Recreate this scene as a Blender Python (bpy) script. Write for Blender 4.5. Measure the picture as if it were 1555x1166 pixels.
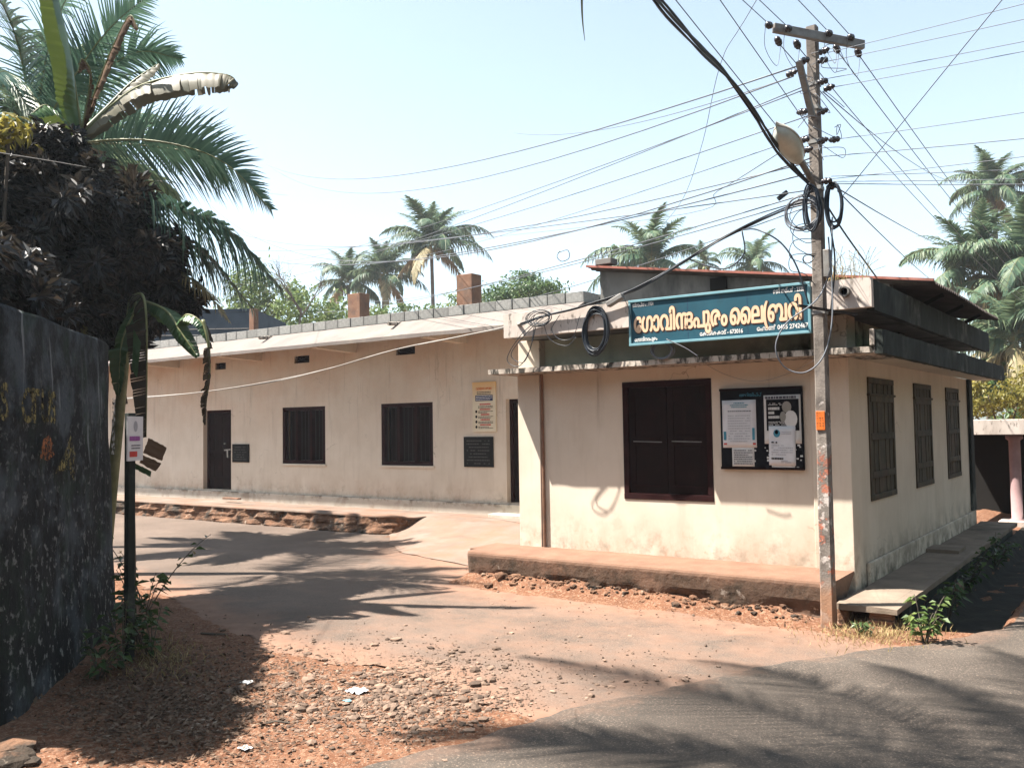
import bpy, bmesh, math, random
from mathutils import Vector, Matrix, noise as mnoise

sc = bpy.context.scene
C = sc.collection
for _o in list(bpy.data.objects):
    bpy.data.objects.remove(_o)

# ------------------------------------------------------------------ camera
CAM_Z = 2.04
FPX, PITCH, ROLL, YAW = 1368.6, .0476, .0156, .6256
_c, _s = math.cos(YAW), math.sin(YAW)
_R, _F, _U = Vector((_c, _s, 0)), Vector((-_s, _c, 0)), Vector((0, 0, 1))
CF = _F * math.cos(PITCH) + _U * math.sin(PITCH)
_U2 = _U * math.cos(PITCH) - _F * math.sin(PITCH)
CR = _R * math.cos(ROLL) - _U2 * math.sin(ROLL)
CU = _R * math.sin(ROLL) + _U2 * math.cos(ROLL)
ORG = Vector((0, 0, CAM_Z))
cd = bpy.data.cameras.new('camera')
cd.sensor_fit = 'HORIZONTAL'; cd.sensor_width = 36; cd.lens = FPX / 1555 * 36
cd.clip_start = .05; cd.clip_end = 3000
cam = bpy.data.objects.new('camera', cd); C.objects.link(cam)
cam.matrix_world = Matrix(((CR.x, CU.x, -CF.x, 0), (CR.y, CU.y, -CF.y, 0), (CR.z, CU.z, -CF.z, CAM_Z), (0, 0, 0, 1)))
sc.camera = cam

# ------------------------------------------------------------------ sky, sun, exposure
SUN = Vector((.70, .50, -1.55)).normalized()          # the way the light travels
elev = math.asin(-SUN.z); azim = math.atan2(-SUN.x, -SUN.y)
w = bpy.data.worlds.new('World'); sc.world = w; w.use_nodes = True
nt = w.node_tree; nt.nodes.clear()
sky = nt.nodes.new('ShaderNodeTexSky'); sky.sky_type = 'NISHITA'; sky.sun_disc = False
sky.sun_elevation = elev; sky.sun_rotation = azim
sky.air_density = 1.0; sky.dust_density = 1.2; sky.ozone_density = 1.0; sky.altitude = 0
bg = nt.nodes.new('ShaderNodeBackground'); bg.inputs[1].default_value = .074
ow = nt.nodes.new('ShaderNodeOutputWorld')
hs = nt.nodes.new('ShaderNodeHueSaturation'); hs.inputs['Saturation'].default_value = .6
tint = nt.nodes.new('ShaderNodeMix'); tint.data_type = 'RGBA'; tint.blend_type = 'MULTIPLY'; tint.inputs[0].default_value = 1; tint.inputs[7].default_value = (.97, 1.06, 1.05, 1)
nt.links.new(sky.outputs[0], hs.inputs['Color']); nt.links.new(hs.outputs[0], tint.inputs[6]); nt.links.new(tint.outputs[2], bg.inputs[0]); nt.links.new(bg.outputs[0], ow.inputs[0])
sl = bpy.data.lights.new('sun', 'SUN'); sl.energy = 5.0; sl.angle = math.radians(.6); sl.color = (1, .93, .84)
sun = bpy.data.objects.new('sun', sl); C.objects.link(sun)
sun.rotation_euler = SUN.to_track_quat('-Z', 'Y').to_euler(); sun.location = (0, 0, 30)
sc.view_settings.view_transform = 'Standard'; sc.view_settings.look = 'None'
sc.view_settings.gamma = 1; sc.view_settings.exposure = 1.9
sc.view_settings.use_curve_mapping = False
sc.render.engine = 'CYCLES'
sc.cycles.max_bounces = 8; sc.cycles.transparent_max_bounces = 8
sc.cycles.use_denoising = True

# ------------------------------------------------------------------ helpers
def ray(px, py):
    return CF + CR * ((px - 777.5) / FPX) - CU * ((py - 583) / FPX)
def spot(px, py, d):                       # a point d metres deep
    return ORG + ray(px, py) * d
def on(px, py, ax, v):                     # a point on the plane x / y / z = v
    i = 'xyz'.index(ax); r = ray(px, py)
    return ORG + r * ((v - ORG[i]) / r[i])
def lat(l, d, z=0.):                       # metres right of / ahead of the viewer
    p = _R * l + _F * d
    return Vector((p.x, p.y, z))
def V(*a): return Vector(a)
def lerp(a, b, t): return a + (b - a) * t
def smooth(a, b, x):
    t = min(1, max(0, (x - a) / (b - a))); return t * t * (3 - 2 * t)
def nz(p, s=1., o=0.):
    return mnoise.noise(Vector((p[0] * s + o, p[1] * s - o, (p[2] if len(p) > 2 else 0) * s + o * .7)))

class MB:
    def __init__(s): s.v = []; s.f = []; s.m = []; s.k = 0
    def q(s, *pts):
        n = len(s.v); s.v += [tuple(p) for p in pts]; s.f.append(tuple(range(n, n + len(pts)))); s.m.append(s.k)
    def box(s, x0, x1, y0, y1, z0, z1):
        n = len(s.v)
        s.v += [(x0,y0,z0),(x1,y0,z0),(x1,y1,z0),(x0,y1,z0),(x0,y0,z1),(x1,y0,z1),(x1,y1,z1),(x0,y1,z1)]
        for f in ((3,2,1,0),(4,5,6,7),(0,1,5,4),(1,2,6,5),(2,3,7,6),(3,0,4,7)):
            s.f.append(tuple(n + i for i in f)); s.m.append(s.k)
    def beam(s, a, b, wx, wy, up=None):
        a, b = Vector(a), Vector(b); d = (b - a).normalized()
        up = Vector(up) if up else (Vector((0,0,1)) if abs(d.z) < .9 else Vector((0,1,0)))
        sx = d.cross(up).normalized(); sy = sx.cross(d).normalized(); n = len(s.v)
        for p in (a, b):
            for i, j in ((-1,-1),(1,-1),(1,1),(-1,1)):
                s.v.append(tuple(p + sx * (i * wx / 2) + sy * (j * wy / 2)))
        for f in ((3,2,1,0),(4,5,6,7),(0,1,5,4),(1,2,6,5),(2,3,7,6),(3,0,4,7)):
            s.f.append(tuple(n + i for i in f)); s.m.append(s.k)
    def prism(s, prof, ax, a, b):            # profile in the other two axes, extruded from a to b
        def mk(u, v, t):
            return (t, u, v) if ax == 'x' else ((u, t, v) if ax == 'y' else (u, v, t))
        n = len(s.v); k = len(prof)
        s.v += [mk(u, v, a) for u, v in prof] + [mk(u, v, b) for u, v in prof]
        s.f.append(tuple(range(n, n + k))); s.f.append(tuple(range(n + 2 * k - 1, n + k - 1, -1))); s.m += [s.k] * 2
        for i in range(k):
            j = (i + 1) % k
            s.f.append((n + i, n + j, n + k + j, n + k + i)); s.m.append(s.k)
    def tube(s, pts, rad, n=6, cap=True, sq=None):
        pts = [Vector(p) for p in pts]; k = len(pts)
        if not hasattr(rad, '__len__'): rad = [rad] * k
        base = len(s.v); ref = None
        for i, p in enumerate(pts):
            t = (pts[min(i + 1, k - 1)] - pts[max(i - 1, 0)])
            t = t.normalized() if t.length > 1e-9 else Vector((0,0,1))
            if ref is None:
                ref = Vector((0,0,1)) if abs(t.z) < .9 else Vector((1,0,0))
            a = t.cross(ref).normalized(); ref = a.cross(t).normalized()
            for j in range(n):
                an = 2 * math.pi * j / n
                s.v.append(tuple(p + (a * math.cos(an) + ref * math.sin(an)) * rad[i]))
        for i in range(k - 1):
            for j in range(n):
                s.f.append((base+i*n+j, base+i*n+(j+1)%n, base+(i+1)*n+(j+1)%n, base+(i+1)*n+j)); s.m.append(s.k)
        if cap:
            s.f.append(tuple(base + j for j in range(n - 1, -1, -1))); s.m.append(s.k)
            s.f.append(tuple(base + (k-1)*n + j for j in range(n))); s.m.append(s.k)
    def lathe(s, p, prof, n=10, axis=(0,0,1)):    # prof = [(r, h)]
        ax = Vector(axis).normalized(); ref = Vector((0,0,1)) if abs(ax.z) < .9 else Vector((1,0,0))
        a = ax.cross(ref).normalized(); b = ax.cross(a); p = Vector(p); base = len(s.v)
        for r, h in prof:
            for j in range(n):
                an = 2*math.pi*j/n; s.v.append(tuple(p + ax*h + (a*math.cos(an) + b*math.sin(an))*r))
        for i in range(len(prof)-1):
            for j in range(n):
                s.f.append((base+i*n+j, base+i*n+(j+1)%n, base+(i+1)*n+(j+1)%n, base+(i+1)*n+j)); s.m.append(s.k)
        s.f.append(tuple(base+j for j in range(n-1,-1,-1))); s.f.append(tuple(base+(len(prof)-1)*n+j for j in range(n))); s.m += [s.k]*2
    def grid(s, rows):                        # rows of equal length
        n = len(s.v); m = len(rows[0])
        for r in rows: s.v += [tuple(p) for p in r]
        for i in range(len(rows)-1):
            for j in range(m-1):
                s.f.append((n+i*m+j, n+i*m+j+1, n+(i+1)*m+j+1, n+(i+1)*m+j)); s.m.append(s.k)
    def leaf(s, p, d, nrm, L, W, bend=0.):
        d = d.normalized(); sd = d.cross(nrm)
        sd = sd.normalized() if sd.length > 1e-6 else Vector((1,0,0))
        n = len(s.v); mid = p + d*(L*.45); tip = p + d*L - nrm*(bend*L)
        s.v += [tuple(p), tuple(mid + sd*(W/2) + nrm*(W*.12)), tuple(tip), tuple(mid - sd*(W/2) + nrm*(W*.12))]
        s.f.append((n, n+1, n+2, n+3)); s.m.append(s.k)
    def build(s, name, mats, parent=None, smooth_=False, bevel=0., solid=0.):
        me = bpy.data.meshes.new(name); me.from_pydata(s.v, [], s.f)
        if not isinstance(mats, (list, tuple)): mats = [mats]
        for m in mats: me.materials.append(m)
        if len(mats) > 1: me.polygons.foreach_set('material_index', s.m)
        if smooth_: me.polygons.foreach_set('use_smooth', [True]*len(me.polygons))
        me.update()
        return obj(name, me, parent, bevel, solid)

def obj(name, me, parent=None, bevel=0., solid=0.):
    o = bpy.data.objects.new(name, me); C.objects.link(o)
    if parent is not None: hang(o, parent)
    if bevel:
        b = o.modifiers.new('bevel', 'BEVEL'); b.width = bevel; b.segments = 2; b.limit_method = 'ANGLE'; b.angle_limit = math.radians(50)
    if solid:
        b = o.modifiers.new('solid', 'SOLIDIFY'); b.thickness = solid; b.offset = 0
    return o
POS = {}
def wpos(p):
    return POS.get(p.name, Vector((0,0,0)))
def hang(o, p):
    o.parent = p
    o.matrix_parent_inverse = Matrix.Translation(-wpos(p))
def thing(name, label, cat, loc=(0,0,0), group=None):
    o = bpy.data.objects.new(name, None); C.objects.link(o); o.location = loc
    POS[o.name] = Vector(loc); o.empty_display_size = .2
    o['label'] = label; o['category'] = cat
    if group: o['group'] = group
    return o
def tag(o, label, cat, group=None):
    o['label'] = label; o['category'] = cat
    if group: o['group'] = group
    return o
def struct(o): o['kind'] = 'structure'; return o
def bez(a, b, c, n):
    a, b, c = Vector(a), Vector(b), Vector(c)
    return [a*(1-t)**2 + b*(2*t*(1-t)) + c*t*t for t in (i/n for i in range(n+1))]
def catmull(pts, n=8):
    P = [Vector(p) for p in pts]; P = [P[0]*2-P[1]] + P + [P[-1]*2-P[-2]]; out = []
    for i in range(1, len(P)-2):
        for k in range(n):
            t = k/n; a, b, c, d = P[i-1], P[i], P[i+1], P[i+2]
            out.append(.5*((2*b) + (c-a)*t + (2*a-5*b+4*c-d)*t*t + (3*b-a-3*c+d)*t**3))
    out.append(P[-2]); return out

# ------------------------------------------------------------------ materials
def N(nt, typ, **kw):
    n = nt.nodes.new('ShaderNode' + typ)
    for k, v in kw.items():
        if k.startswith('_'): setattr(n, k[1:], v)
        else:
            key = int(k[1:]) if k[0] == 'i' and k[1:].isdigit() else k.replace('__', ' ')
            if hasattr(v, 'is_output'): nt.links.new(v, n.inputs[key])
            else: n.inputs[key].default_value = v
    return n
def rgba(c): return (c[0], c[1], c[2], 1)
def ramp(nt, fac, stops):
    r = nt.nodes.new('ShaderNodeValToRGB'); nt.links.new(fac, r.inputs[0])
    e = r.color_ramp.elements
    while len(e) < len(stops): e.new(.5)
    for el, (p, c) in zip(e, stops): el.position = p; el.color = rgba(c)
    return r.outputs[0]
def mixc(nt, fac, a, b, mode='MIX'):
    m = nt.nodes.new('ShaderNodeMix'); m.data_type = 'RGBA'; m.blend_type = mode
    for i, v in ((0, fac), (6, a), (7, b)):
        if hasattr(v, 'is_output'): nt.links.new(v, m.inputs[i])
        else: m.inputs[i].default_value = v if i == 0 else rgba(v)
    return m.outputs[2]
def mrange(nt, v, a, b, c=0., d=1.):
    m = N(nt, 'MapRange'); m.clamp = True
    nt.links.new(v, m.inputs[0])
    for i, x in zip((1,2,3,4), (a,b,c,d)): m.inputs[i].default_value = x
    return m.outputs[0]
def mth(nt, op, a, b):
    m = nt.nodes.new('ShaderNodeMath'); m.operation = op
    for i, v in ((0, a), (1, b)):
        if hasattr(v, 'is_output'): nt.links.new(v, m.inputs[i])
        else: m.inputs[i].default_value = v
    return m.outputs[0]
def tex(nt, co, scale, detail=6., rough=.6, stretch=None, dist=0.):
    if stretch:
        mp = N(nt, 'Mapping'); nt.links.new(co, mp.inputs[0]); mp.inputs['Scale'].default_value = stretch; co = mp.outputs[0]
    n = N(nt, 'TexNoise', Scale=scale, Detail=detail, Roughness=rough, Distortion=dist)
    nt.links.new(co, n.inputs['Vector']); return n.outputs['Fac']
ALB = .76
def newmat(name):
    m = bpy.data.materials.new(name); m.use_nodes = True
    nt = m.node_tree; b = nt.nodes['Principled BSDF']; return m, nt, b
def surf(name, stops, scale=4., rough=.85, bump=.15, bscale=50., bdist=.01, stains_tones=(), spec=.25, vary=0., metal=0., detail=7., island=0., crack=None):
    m, nt, b = newmat(name)
    co = nt.nodes.new('ShaderNodeTexCoord').outputs['Object']
    stops = [(p, [x*ALB for x in c]) for p, c in stops]
    col = ramp(nt, tex(nt, co, scale, detail), stops)
    sep = None
    for st in stains_tones:
        f = mrange(nt, tex(nt, co, st.get('scale', 3), st.get('detail', 8), .65, st.get('stretch'), st.get('dist', 0)), st.get('lo', .5), st.get('hi', .65), 0, st.get('amt', 1))
        for key in ('z', 'x', 'y'):
            if key in st:
                if sep is None: sep = N(nt, 'SeparateXYZ'); nt.links.new(co, sep.inputs[0])
                z0, z1 = st[key]                  # full at z0, gone at z1
                f = mth(nt, 'MULTIPLY', f, mrange(nt, sep.outputs['xyz'.index(key)], z1, z0))
        col = mixc(nt, f, col, [x*ALB for x in st['col']])
    if crack: col = mixc(nt, mth(nt, 'MULTIPLY', cracks(nt, co, crack[0], crack[1], 1.1, .52), crack[2]), col, (.10, .075, .055))
    if vary or island:
        if island: rnd = nt.nodes.new('ShaderNodeNewGeometry').outputs['Random Per Island']
        else: rnd = nt.nodes.new('ShaderNodeObjectInfo').outputs['Random']
        v = vary or island
        hsv = nt.nodes.new('ShaderNodeHueSaturation'); nt.links.new(col, hsv.inputs['Color'])
        nt.links.new(mrange(nt, rnd, 0, 1, 1-v, 1+v), hsv.inputs['Value']); col = hsv.outputs[0]
    nt.links.new(col, b.inputs['Base Color'])
    b.inputs['Roughness'].default_value = rough; b.inputs['Specular IOR Level'].default_value = spec; b.inputs['Metallic'].default_value = metal
    if bump:
        bp = N(nt, 'Bump', Strength=bump, Distance=bdist)
        h = mth(nt, 'ADD', tex(nt, co, bscale, 5), mth(nt, 'MULTIPLY', tex(nt, co, bscale/6, 4), 1.5))
        nt.links.new(h, bp.inputs['Height']); nt.links.new(bp.outputs[0], b.inputs['Normal'])
    return m
def cracks(nt, co, scale, width, mask=2., lo=.5):
    wob = N(nt, 'TexNoise', Scale=scale*3, Detail=4.); nt.links.new(co, wob.inputs['Vector'])
    ad = nt.nodes.new('ShaderNodeVectorMath'); ad.operation = 'MULTIPLY_ADD'; nt.links.new(wob.outputs['Color'], ad.inputs[0]); ad.inputs[1].default_value = (.5/scale,)*3; nt.links.new(co, ad.inputs[2])
    vo = nt.nodes.new('ShaderNodeTexVoronoi'); vo.feature = 'DISTANCE_TO_EDGE'; vo.inputs['Scale'].default_value = scale; nt.links.new(ad.outputs[0], vo.inputs['Vector'])
    return mth(nt, 'MULTIPLY', mrange(nt, vo.outputs['Distance'], width, 0), mrange(nt, tex(nt, co, mask, 3), lo, lo+.12))
def plain(name, c, rough=.6, metal=0., spec=.3):
    return surf(name, [(.3, [x*.85 for x in c]), (.7, [min(1, x*1.1) for x in c])], 6, rough, .05, 80, .002, spec=spec, metal=metal)
def leafm(name, stops, trans=.3, rough=.45, tcol=None, clump=1.5, spec=.35):
    m, nt, b = newmat(name)
    rnd = nt.nodes.new('ShaderNodeNewGeometry').outputs['Random Per Island']
    co = nt.nodes.new('ShaderNodeTexCoord').outputs['Object']
    f = mth(nt, 'ADD', mth(nt, 'MULTIPLY', rnd, .6), mth(nt, 'MULTIPLY', tex(nt, co, clump, 3), .4))
    col = ramp(nt, f, stops)
    nt.links.new(col, b.inputs['Base Color']); b.inputs['Roughness'].default_value = rough; b.inputs['Specular IOR Level'].default_value = spec
    tr = nt.nodes.new('ShaderNodeBsdfTranslucent')
    tc = mixc(nt, .5, col, tcol or stops[-1][1]); nt.links.new(tc, tr.inputs[0])
    mx = nt.nodes.new('ShaderNodeMixShader'); mx.inputs[0].default_value = trans
    nt.links.new(b.outputs[0], mx.inputs[1]); nt.links.new(tr.outputs[0], mx.inputs[2])
    nt.links.new(mx.outputs[0], nt.nodes['Material Output'].inputs[0]); return m

CREAM = [(.25, (.66, .565, .455)), (.55, (.76, .665, .55)), (.8, (.81, .72, .61))]
m_wall = surf('cream_plaster', CREAM, 1.3, .9, .12, 40, .004, crack=(.8, .006, .6), stains_tones=(
    dict(col=(.42, .27, .18), scale=2.2, lo=.40, hi=.70, amt=.75, z=(.42, 1.05), stretch=(1, 1, .55)), dict(col=(.47, .32, .23), scale=3.4, lo=.54, hi=.64, amt=.3, z=(.6, 1.2)),
    dict(col=(.16, .13, .09), scale=5, lo=.50, hi=.72, amt=.75, z=(.35, .85)),
    dict(col=(.45, .36, .28), scale=6, lo=.52, hi=.8, amt=.35, stretch=(1, 1, .12)),
    dict(col=(.66, .42, .27), scale=.8, lo=.40, hi=.62, amt=.55, z=(3.9, 1.6)), dict(col=(.30, .24, .19), scale=9, lo=.58, hi=.72, amt=.45, stretch=(1, 1, .07), z=(2.7, .8)), dict(col=(.5, .30, .2), scale=14, lo=.56, hi=.66, amt=.6, z=(.4, .8))))  # orange towards the top puts soil bounce light into the colour
m_wall_side = surf('cream_plaster_side', CREAM, 1.3, .9, .12, 40, .004, crack=(.8, .006, .6), stains_tones=(
    dict(col=(.10, .085, .06), scale=3.5, lo=.40, hi=.60, amt=.9, z=(.12, .75)),
    dict(col=(.05, .05, .035), scale=5, lo=.5, hi=.66, amt=.9, z=(.1, .5)),
    dict(col=(.45, .40, .32), scale=5, lo=.5, hi=.8, amt=.4, stretch=(1, 1, .12))))
m_strip = surf('green_stained_plaster', [(0.3, (0.3697, 0.4067, 0.3205)), (0.6, (0.6162, 0.6286, 0.493)), (0.8, (0.8627, 0.8381, 0.6902))], 1.6, .9, .12, 40, .004, stains_tones=(
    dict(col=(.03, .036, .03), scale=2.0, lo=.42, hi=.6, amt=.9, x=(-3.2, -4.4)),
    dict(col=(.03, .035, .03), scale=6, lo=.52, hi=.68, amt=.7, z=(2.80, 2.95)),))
m_fascia = surf('whitewashed_fascia', [(.3, (.58, .50, .44)), (.6, (.68, .60, .54)), (.8, (.74, .67, .61))], 1.5, .9, .12, 40, .005, stains_tones=(
    dict(col=(.10, .085, .07), scale=14, lo=.56, hi=.66, amt=.8, stretch=(1, 1, .35)),
    dict(col=(.30, .25, .21), scale=4, lo=.5, hi=.7, amt=.5, stretch=(1, 1, .25))))
m_moss = surf('black_moss_concrete', [(.25, (.018, .023, .022)), (.5, (.034, .042, .038)), (.7, (.075, .085, .075)), (.9, (.16, .17, .15))], 2.2, .95, .3, 30, .01, stains_tones=(
    dict(col=(.26, .27, .24), scale=1.1, lo=.56, hi=.68, amt=.6),
    dict(col=(.015, .018, .016), scale=7, lo=.45, hi=.65, amt=.8, stretch=(1, 1, .22))))
m_edge = surf('flaking_slab_edge', [(.3, (.42, .36, .30)), (.6, (.58, .51, .44)), (.8, (.66, .60, .53))], 6, .95, .3, 40, .01, stains_tones=(
    dict(col=(.03, .026, .02), scale=7, lo=.46, hi=.56, amt=.95, stretch=(1.6, 1.6, .5)),))
m_chajja = surf('streaked_sloped_slab', [(0.3, (0.1858, 0.1617, 0.1479)), (0.6, (0.2408, 0.2098, 0.1926)), (0.8, (0.2821, 0.2477, 0.2305))], 1.2, .95, .2, 30, .006, stains_tones=(
    dict(col=(.30, .26, .22), scale=2.5, lo=.48, hi=.7, amt=.7, stretch=(1, .25, .25)),
    dict(col=(.12, .10, .085), scale=9, lo=.6, hi=.72, amt=.7, stretch=(1, .3, .3))))  # slab's own tan-grey with streaky stains
m_block = surf('grey_cement_block', [(.3, (.22, .22, .21)), (.6, (.31, .31, .295)), (.8, (.39, .385, .37))], 14, .95, .5, 60, .008, vary=.18,
    stains_tones=(dict(col=(.09, .09, .08), scale=4, lo=.55, hi=.75, amt=.6),))
m_grey = surf('grey_gable_plaster', [(.3, (.17, .165, .155)), (.6, (.25, .24, .225)), (.8, (.30, .29, .27))], 1.2, .95, .2, 40, .006, stains_tones=(
    dict(col=(.055, .06, .058), scale=1.6, lo=.44, hi=.64, amt=.8, stretch=(1, 1, .45)),))
m_laterite = surf('laterite_rubble', [(.25, (.06, .035, .022)), (.5, (.17, .088, .052)), (.75, (.29, .17, .105))], 5, .95, .9, 18, .03, stains_tones=(
    dict(col=(.04, .035, .028), scale=2.3, lo=.48, hi=.60, amt=.9), dict(col=(.52, .42, .33), scale=6, lo=.6, hi=.68, amt=.7)))
m_brick = surf('red_brown_pillar', [(0.3, (0.187, 0.0978, 0.0638)), (0.6, (0.2635, 0.1487, 0.0978)), (0.8, (0.3145, 0.1955, 0.136))], 6, .95, .4, 40, .01,
    stains_tones=(dict(col=(.12, .09, .075), scale=4, lo=.5, hi=.7, amt=.7),))
m_plinth = surf('dusty_plinth', [(0.3, (0.198, 0.1098, 0.0738)), (0.6, (0.2475, 0.144, 0.0972)), (0.8, (0.288, 0.18, 0.126))], 3.2, .95, .5, 30, .012, stains_tones=(
    dict(col=(.13, .085, .06), scale=2.4, lo=.30, hi=.5, amt=.95, z=(.30, .395)), dict(col=(.06, .045, .032), scale=4, lo=.5, hi=.62, amt=.85, z=(.28, .395)),
    dict(col=(.62, .54, .46), scale=7, lo=.62, hi=.68, amt=.8, z=(.02, .45))))
m_hallplinth = surf('hall_plinth', [(.3, (.50, .45, .38)), (.7, (.62, .56, .48))], 2, .92, .15, 40, .004,
    stains_tones=(dict(col=(.13, .10, .07), scale=5, lo=.48, hi=.62, amt=.9, z=(.50, .40)), dict(col=(.30, .22, .16), scale=3, lo=.5, hi=.7, amt=.7)))
m_concrete = surf('worn_concrete', [(0.3, (0.1892, 0.1419, 0.1118)), (0.6, (0.2494, 0.1909, 0.1548)), (0.8, (0.2924, 0.2322, 0.1935))], 1.6, .95, .25, 40, .006, stains_tones=(
    dict(col=(.27, .15, .10), scale=1.3, lo=.42, hi=.62, amt=.8), dict(col=(.12, .095, .075), scale=3, lo=.55, hi=.7, amt=.6, stretch=(.3, 1, 1)), dict(col=(.13, .10, .08), scale=9, lo=.6, hi=.7, amt=.5)))  # long dark streaks put shadow streaks into the apron colour
m_walk = surf('walkway_slab', [(0.3, (0.187, 0.1445, 0.1105)), (0.6, (0.2805, 0.221, 0.17)), (0.8, (0.34, 0.272, 0.2125))], 2.4, .95, .3, 40, .008,
    stains_tones=(dict(col=(.05, .05, .035), scale=2, lo=.46, hi=.66, amt=.8, y=(18, 11)),))
m_wood = surf('dark_brown_wood', [(.3, (.010, .005, .004)), (.6, (.018, .008, .007)), (.8, (.028, .013, .011))], 4, .85, .2, 60, .003, spec=.06,
    stains_tones=(dict(col=(.04, .025, .02), scale=8, lo=.6, hi=.78, amt=.5, stretch=(1, 1, .1)),))
m_woodframe = surf('maroon_wood_frame', [(.3, (.018, .006, .006)), (.7, (.034, .011, .011))], 5, .85, .15, 60, .003, spec=.06)
m_woodgreen = surf('mouldy_brown_shutter', [(.3, (.045, .034, .02)), (.6, (.085, .066, .038)), (.8, (.12, .095, .058))], 5, .8, .3, 50, .005, vary=.2,
    stains_tones=(dict(col=(.025, .026, .015), scale=6, lo=.46, hi=.66, amt=.8, stretch=(1, 1, .2)), dict(col=(.10, .05, .03), scale=3, lo=.5, hi=.7, amt=.6)))
m_dark = plain('dark_void', (.012, .011, .010), .9)
m_black = surf('black_granite', [(.4, (.012, .012, .012)), (.7, (.022, .021, .020))], 30, .8, .02, 80, .001, spec=.08)
m_iron = plain('dark_iron', (.035, .03, .028), .55, .3)
m_steel = plain('worn_steel', (.35, .34, .32), .4, .8)
m_rust = surf('red_oxide_sheet', [(.3, (.30, .10, .075)), (.6, (.42, .16, .12)), (.8, (.5, .26, .22))], 5, .7, .1, 60, .003,
    stains_tones=(dict(col=(.12, .06, .045), scale=3, lo=.5, hi=.7, amt=.7),))
m_sheet = surf('dark_asbestos_sheet', [(.3, (.045, .037, .033)), (.7, (.10, .08, .07))], 4, .9, .2, 50, .004)
m_pole = surf('flaking_concrete_pole', [(.3, (.19, .165, .145)), (.6, (.29, .255, .225)), (.8, (.37, .335, .30))], 6, .95, .5, 50, .01, stains_tones=(
    dict(col=(.11, .095, .085), scale=4, lo=.48, hi=.62, amt=.8),
    dict(col=(.62, .56, .52), scale=9, lo=.57, hi=.62, amt=.85, z=(2.2, 2.8)),
    dict(col=(.52, .17, .10), scale=8, lo=.54, hi=.60, amt=.9, z=(1.5, 1.95)),
    dict(col=(.36, .20, .12), scale=3, lo=.3, hi=.5, amt=.9, z=(.3, .5))))
m_cable = plain('black_cable', (.024, .032, .044), .45, 0, .4)
m_cable2 = plain('grey_cable', (.17, .185, .21), .5)
m_cable3 = plain('pale_cable', (.38, .36, .33), .6)
m_porc = plain('brown_porcelain', (.035, .03, .035), .25, 0, .6)
m_galv = surf('galvanised_iron', [(.3, (.20, .195, .19)), (.7, (.34, .33, .31))], 8, .55, .1, 60, .002, metal=.4, stains_tones=(dict(col=(.16, .09, .05), scale=6, lo=.52, hi=.66, amt=.6),))
m_lampbody = surf('weathered_lamp_housing', [(0.3, (0.483, 0.4485, 0.3795)), (0.7, (0.6325, 0.5865, 0.506))], 8, .6, .05, 60, .002)
m_lampglass = surf('cloudy_lamp_cover', [(0.3, (0.405, 0.4185, 0.3645)), (0.7, (0.621, 0.621, 0.54))], 7, .3, .05, 40, .002, spec=.5)
m_orange = plain('orange_plate', (.72, .17, .025), .55)
m_blue = surf('teal_blue_sign', [(.3, (.012, .070, .105)), (.6, (.018, .094, .135)), (.8, (.028, .12, .165))], 2.2, .5, .05, 50, .002, spec=.3,
    stains_tones=(dict(col=(.03, .05, .06), scale=3, lo=.56, hi=.7, amt=.5, stretch=(1, 1, .4)),))
m_blueframe = surf('pale_blue_frame', [(.3, (.15, .33, .39)), (.7, (.23, .42, .47))], 6, .5, .05, 60, .002)
m_peach = plain('peach_lettering', (.86, .58, .38), .6)
m_brown = plain('brown_outline', (.05, .022, .018), .6)
m_white = plain('white_lettering', (.80, .80, .78), .6)
m_paper = surf('white_paper', [(.3, (.66, .67, .70)), (.7, (.78, .79, .81))], 5, .8, .1, 30, .003)
m_paperw = surf('cream_paper', [(.3, (.62, .62, .60)), (.7, (.74, .74, .73))], 6, .8, .15, 30, .003)
m_ink = plain('grey_ink', (.10, .10, .12), .8)
m_inklight = plain('pale_ink', (.42, .43, .47), .8)
m_inkblue = plain('blue_ink', (.06, .26, .36), .8)
m_inkred = plain('red_ink', (.55, .06, .05), .8)
m_inkpurple = plain('purple_ink', (.34, .08, .36), .8)
m_inkblack = plain('black_ink', (.010, .010, .013), .9, spec=.05)
m_navy = plain('navy_ink', (.02, .03, .10), .7)
m_skin = plain('print_grey', (.30, .29, .26), .8)
m_yboard = surf('yellow_cream_print', [(.3, (.72, .62, .44)), (.7, (.80, .72, .55))], 3, .6, .03, 40, .002,
    stains_tones=(dict(col=(.80, .42, .10), scale=1, lo=.0, hi=.1, amt=.75, z=(2.95, 2.62)),))
m_engrave = plain('engraved_grey', (.075, .072, .066), .7)
m_wallblack = surf('mossy_boundary_wall', [(0.2, (0.0034, 0.0048, 0.0058)), (0.45, (0.0077, 0.0101, 0.0115)), (0.62, (0.0192, 0.023, 0.024)), (0.82, (0.0576, 0.0624, 0.0624))], 5.5, .95, .6, 24, .02, detail=12, stains_tones=(
    dict(col=(.005, .007, .008), scale=1.4, lo=.42, hi=.6, amt=.8),
    dict(col=(.34, .35, .34), scale=13, lo=.555, hi=.63, amt=.8, z=(.1, 3.2)), dict(col=(.10, .12, .14), scale=1.8, lo=.5, hi=.62, amt=.6),
    dict(col=(.022, .045, .028), scale=2.3, lo=.52, hi=.66, amt=.6),
    dict(col=(.24, .26, .27), scale=6, lo=.62, hi=.68, amt=.7, stretch=(1, 1, .12))))
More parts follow.
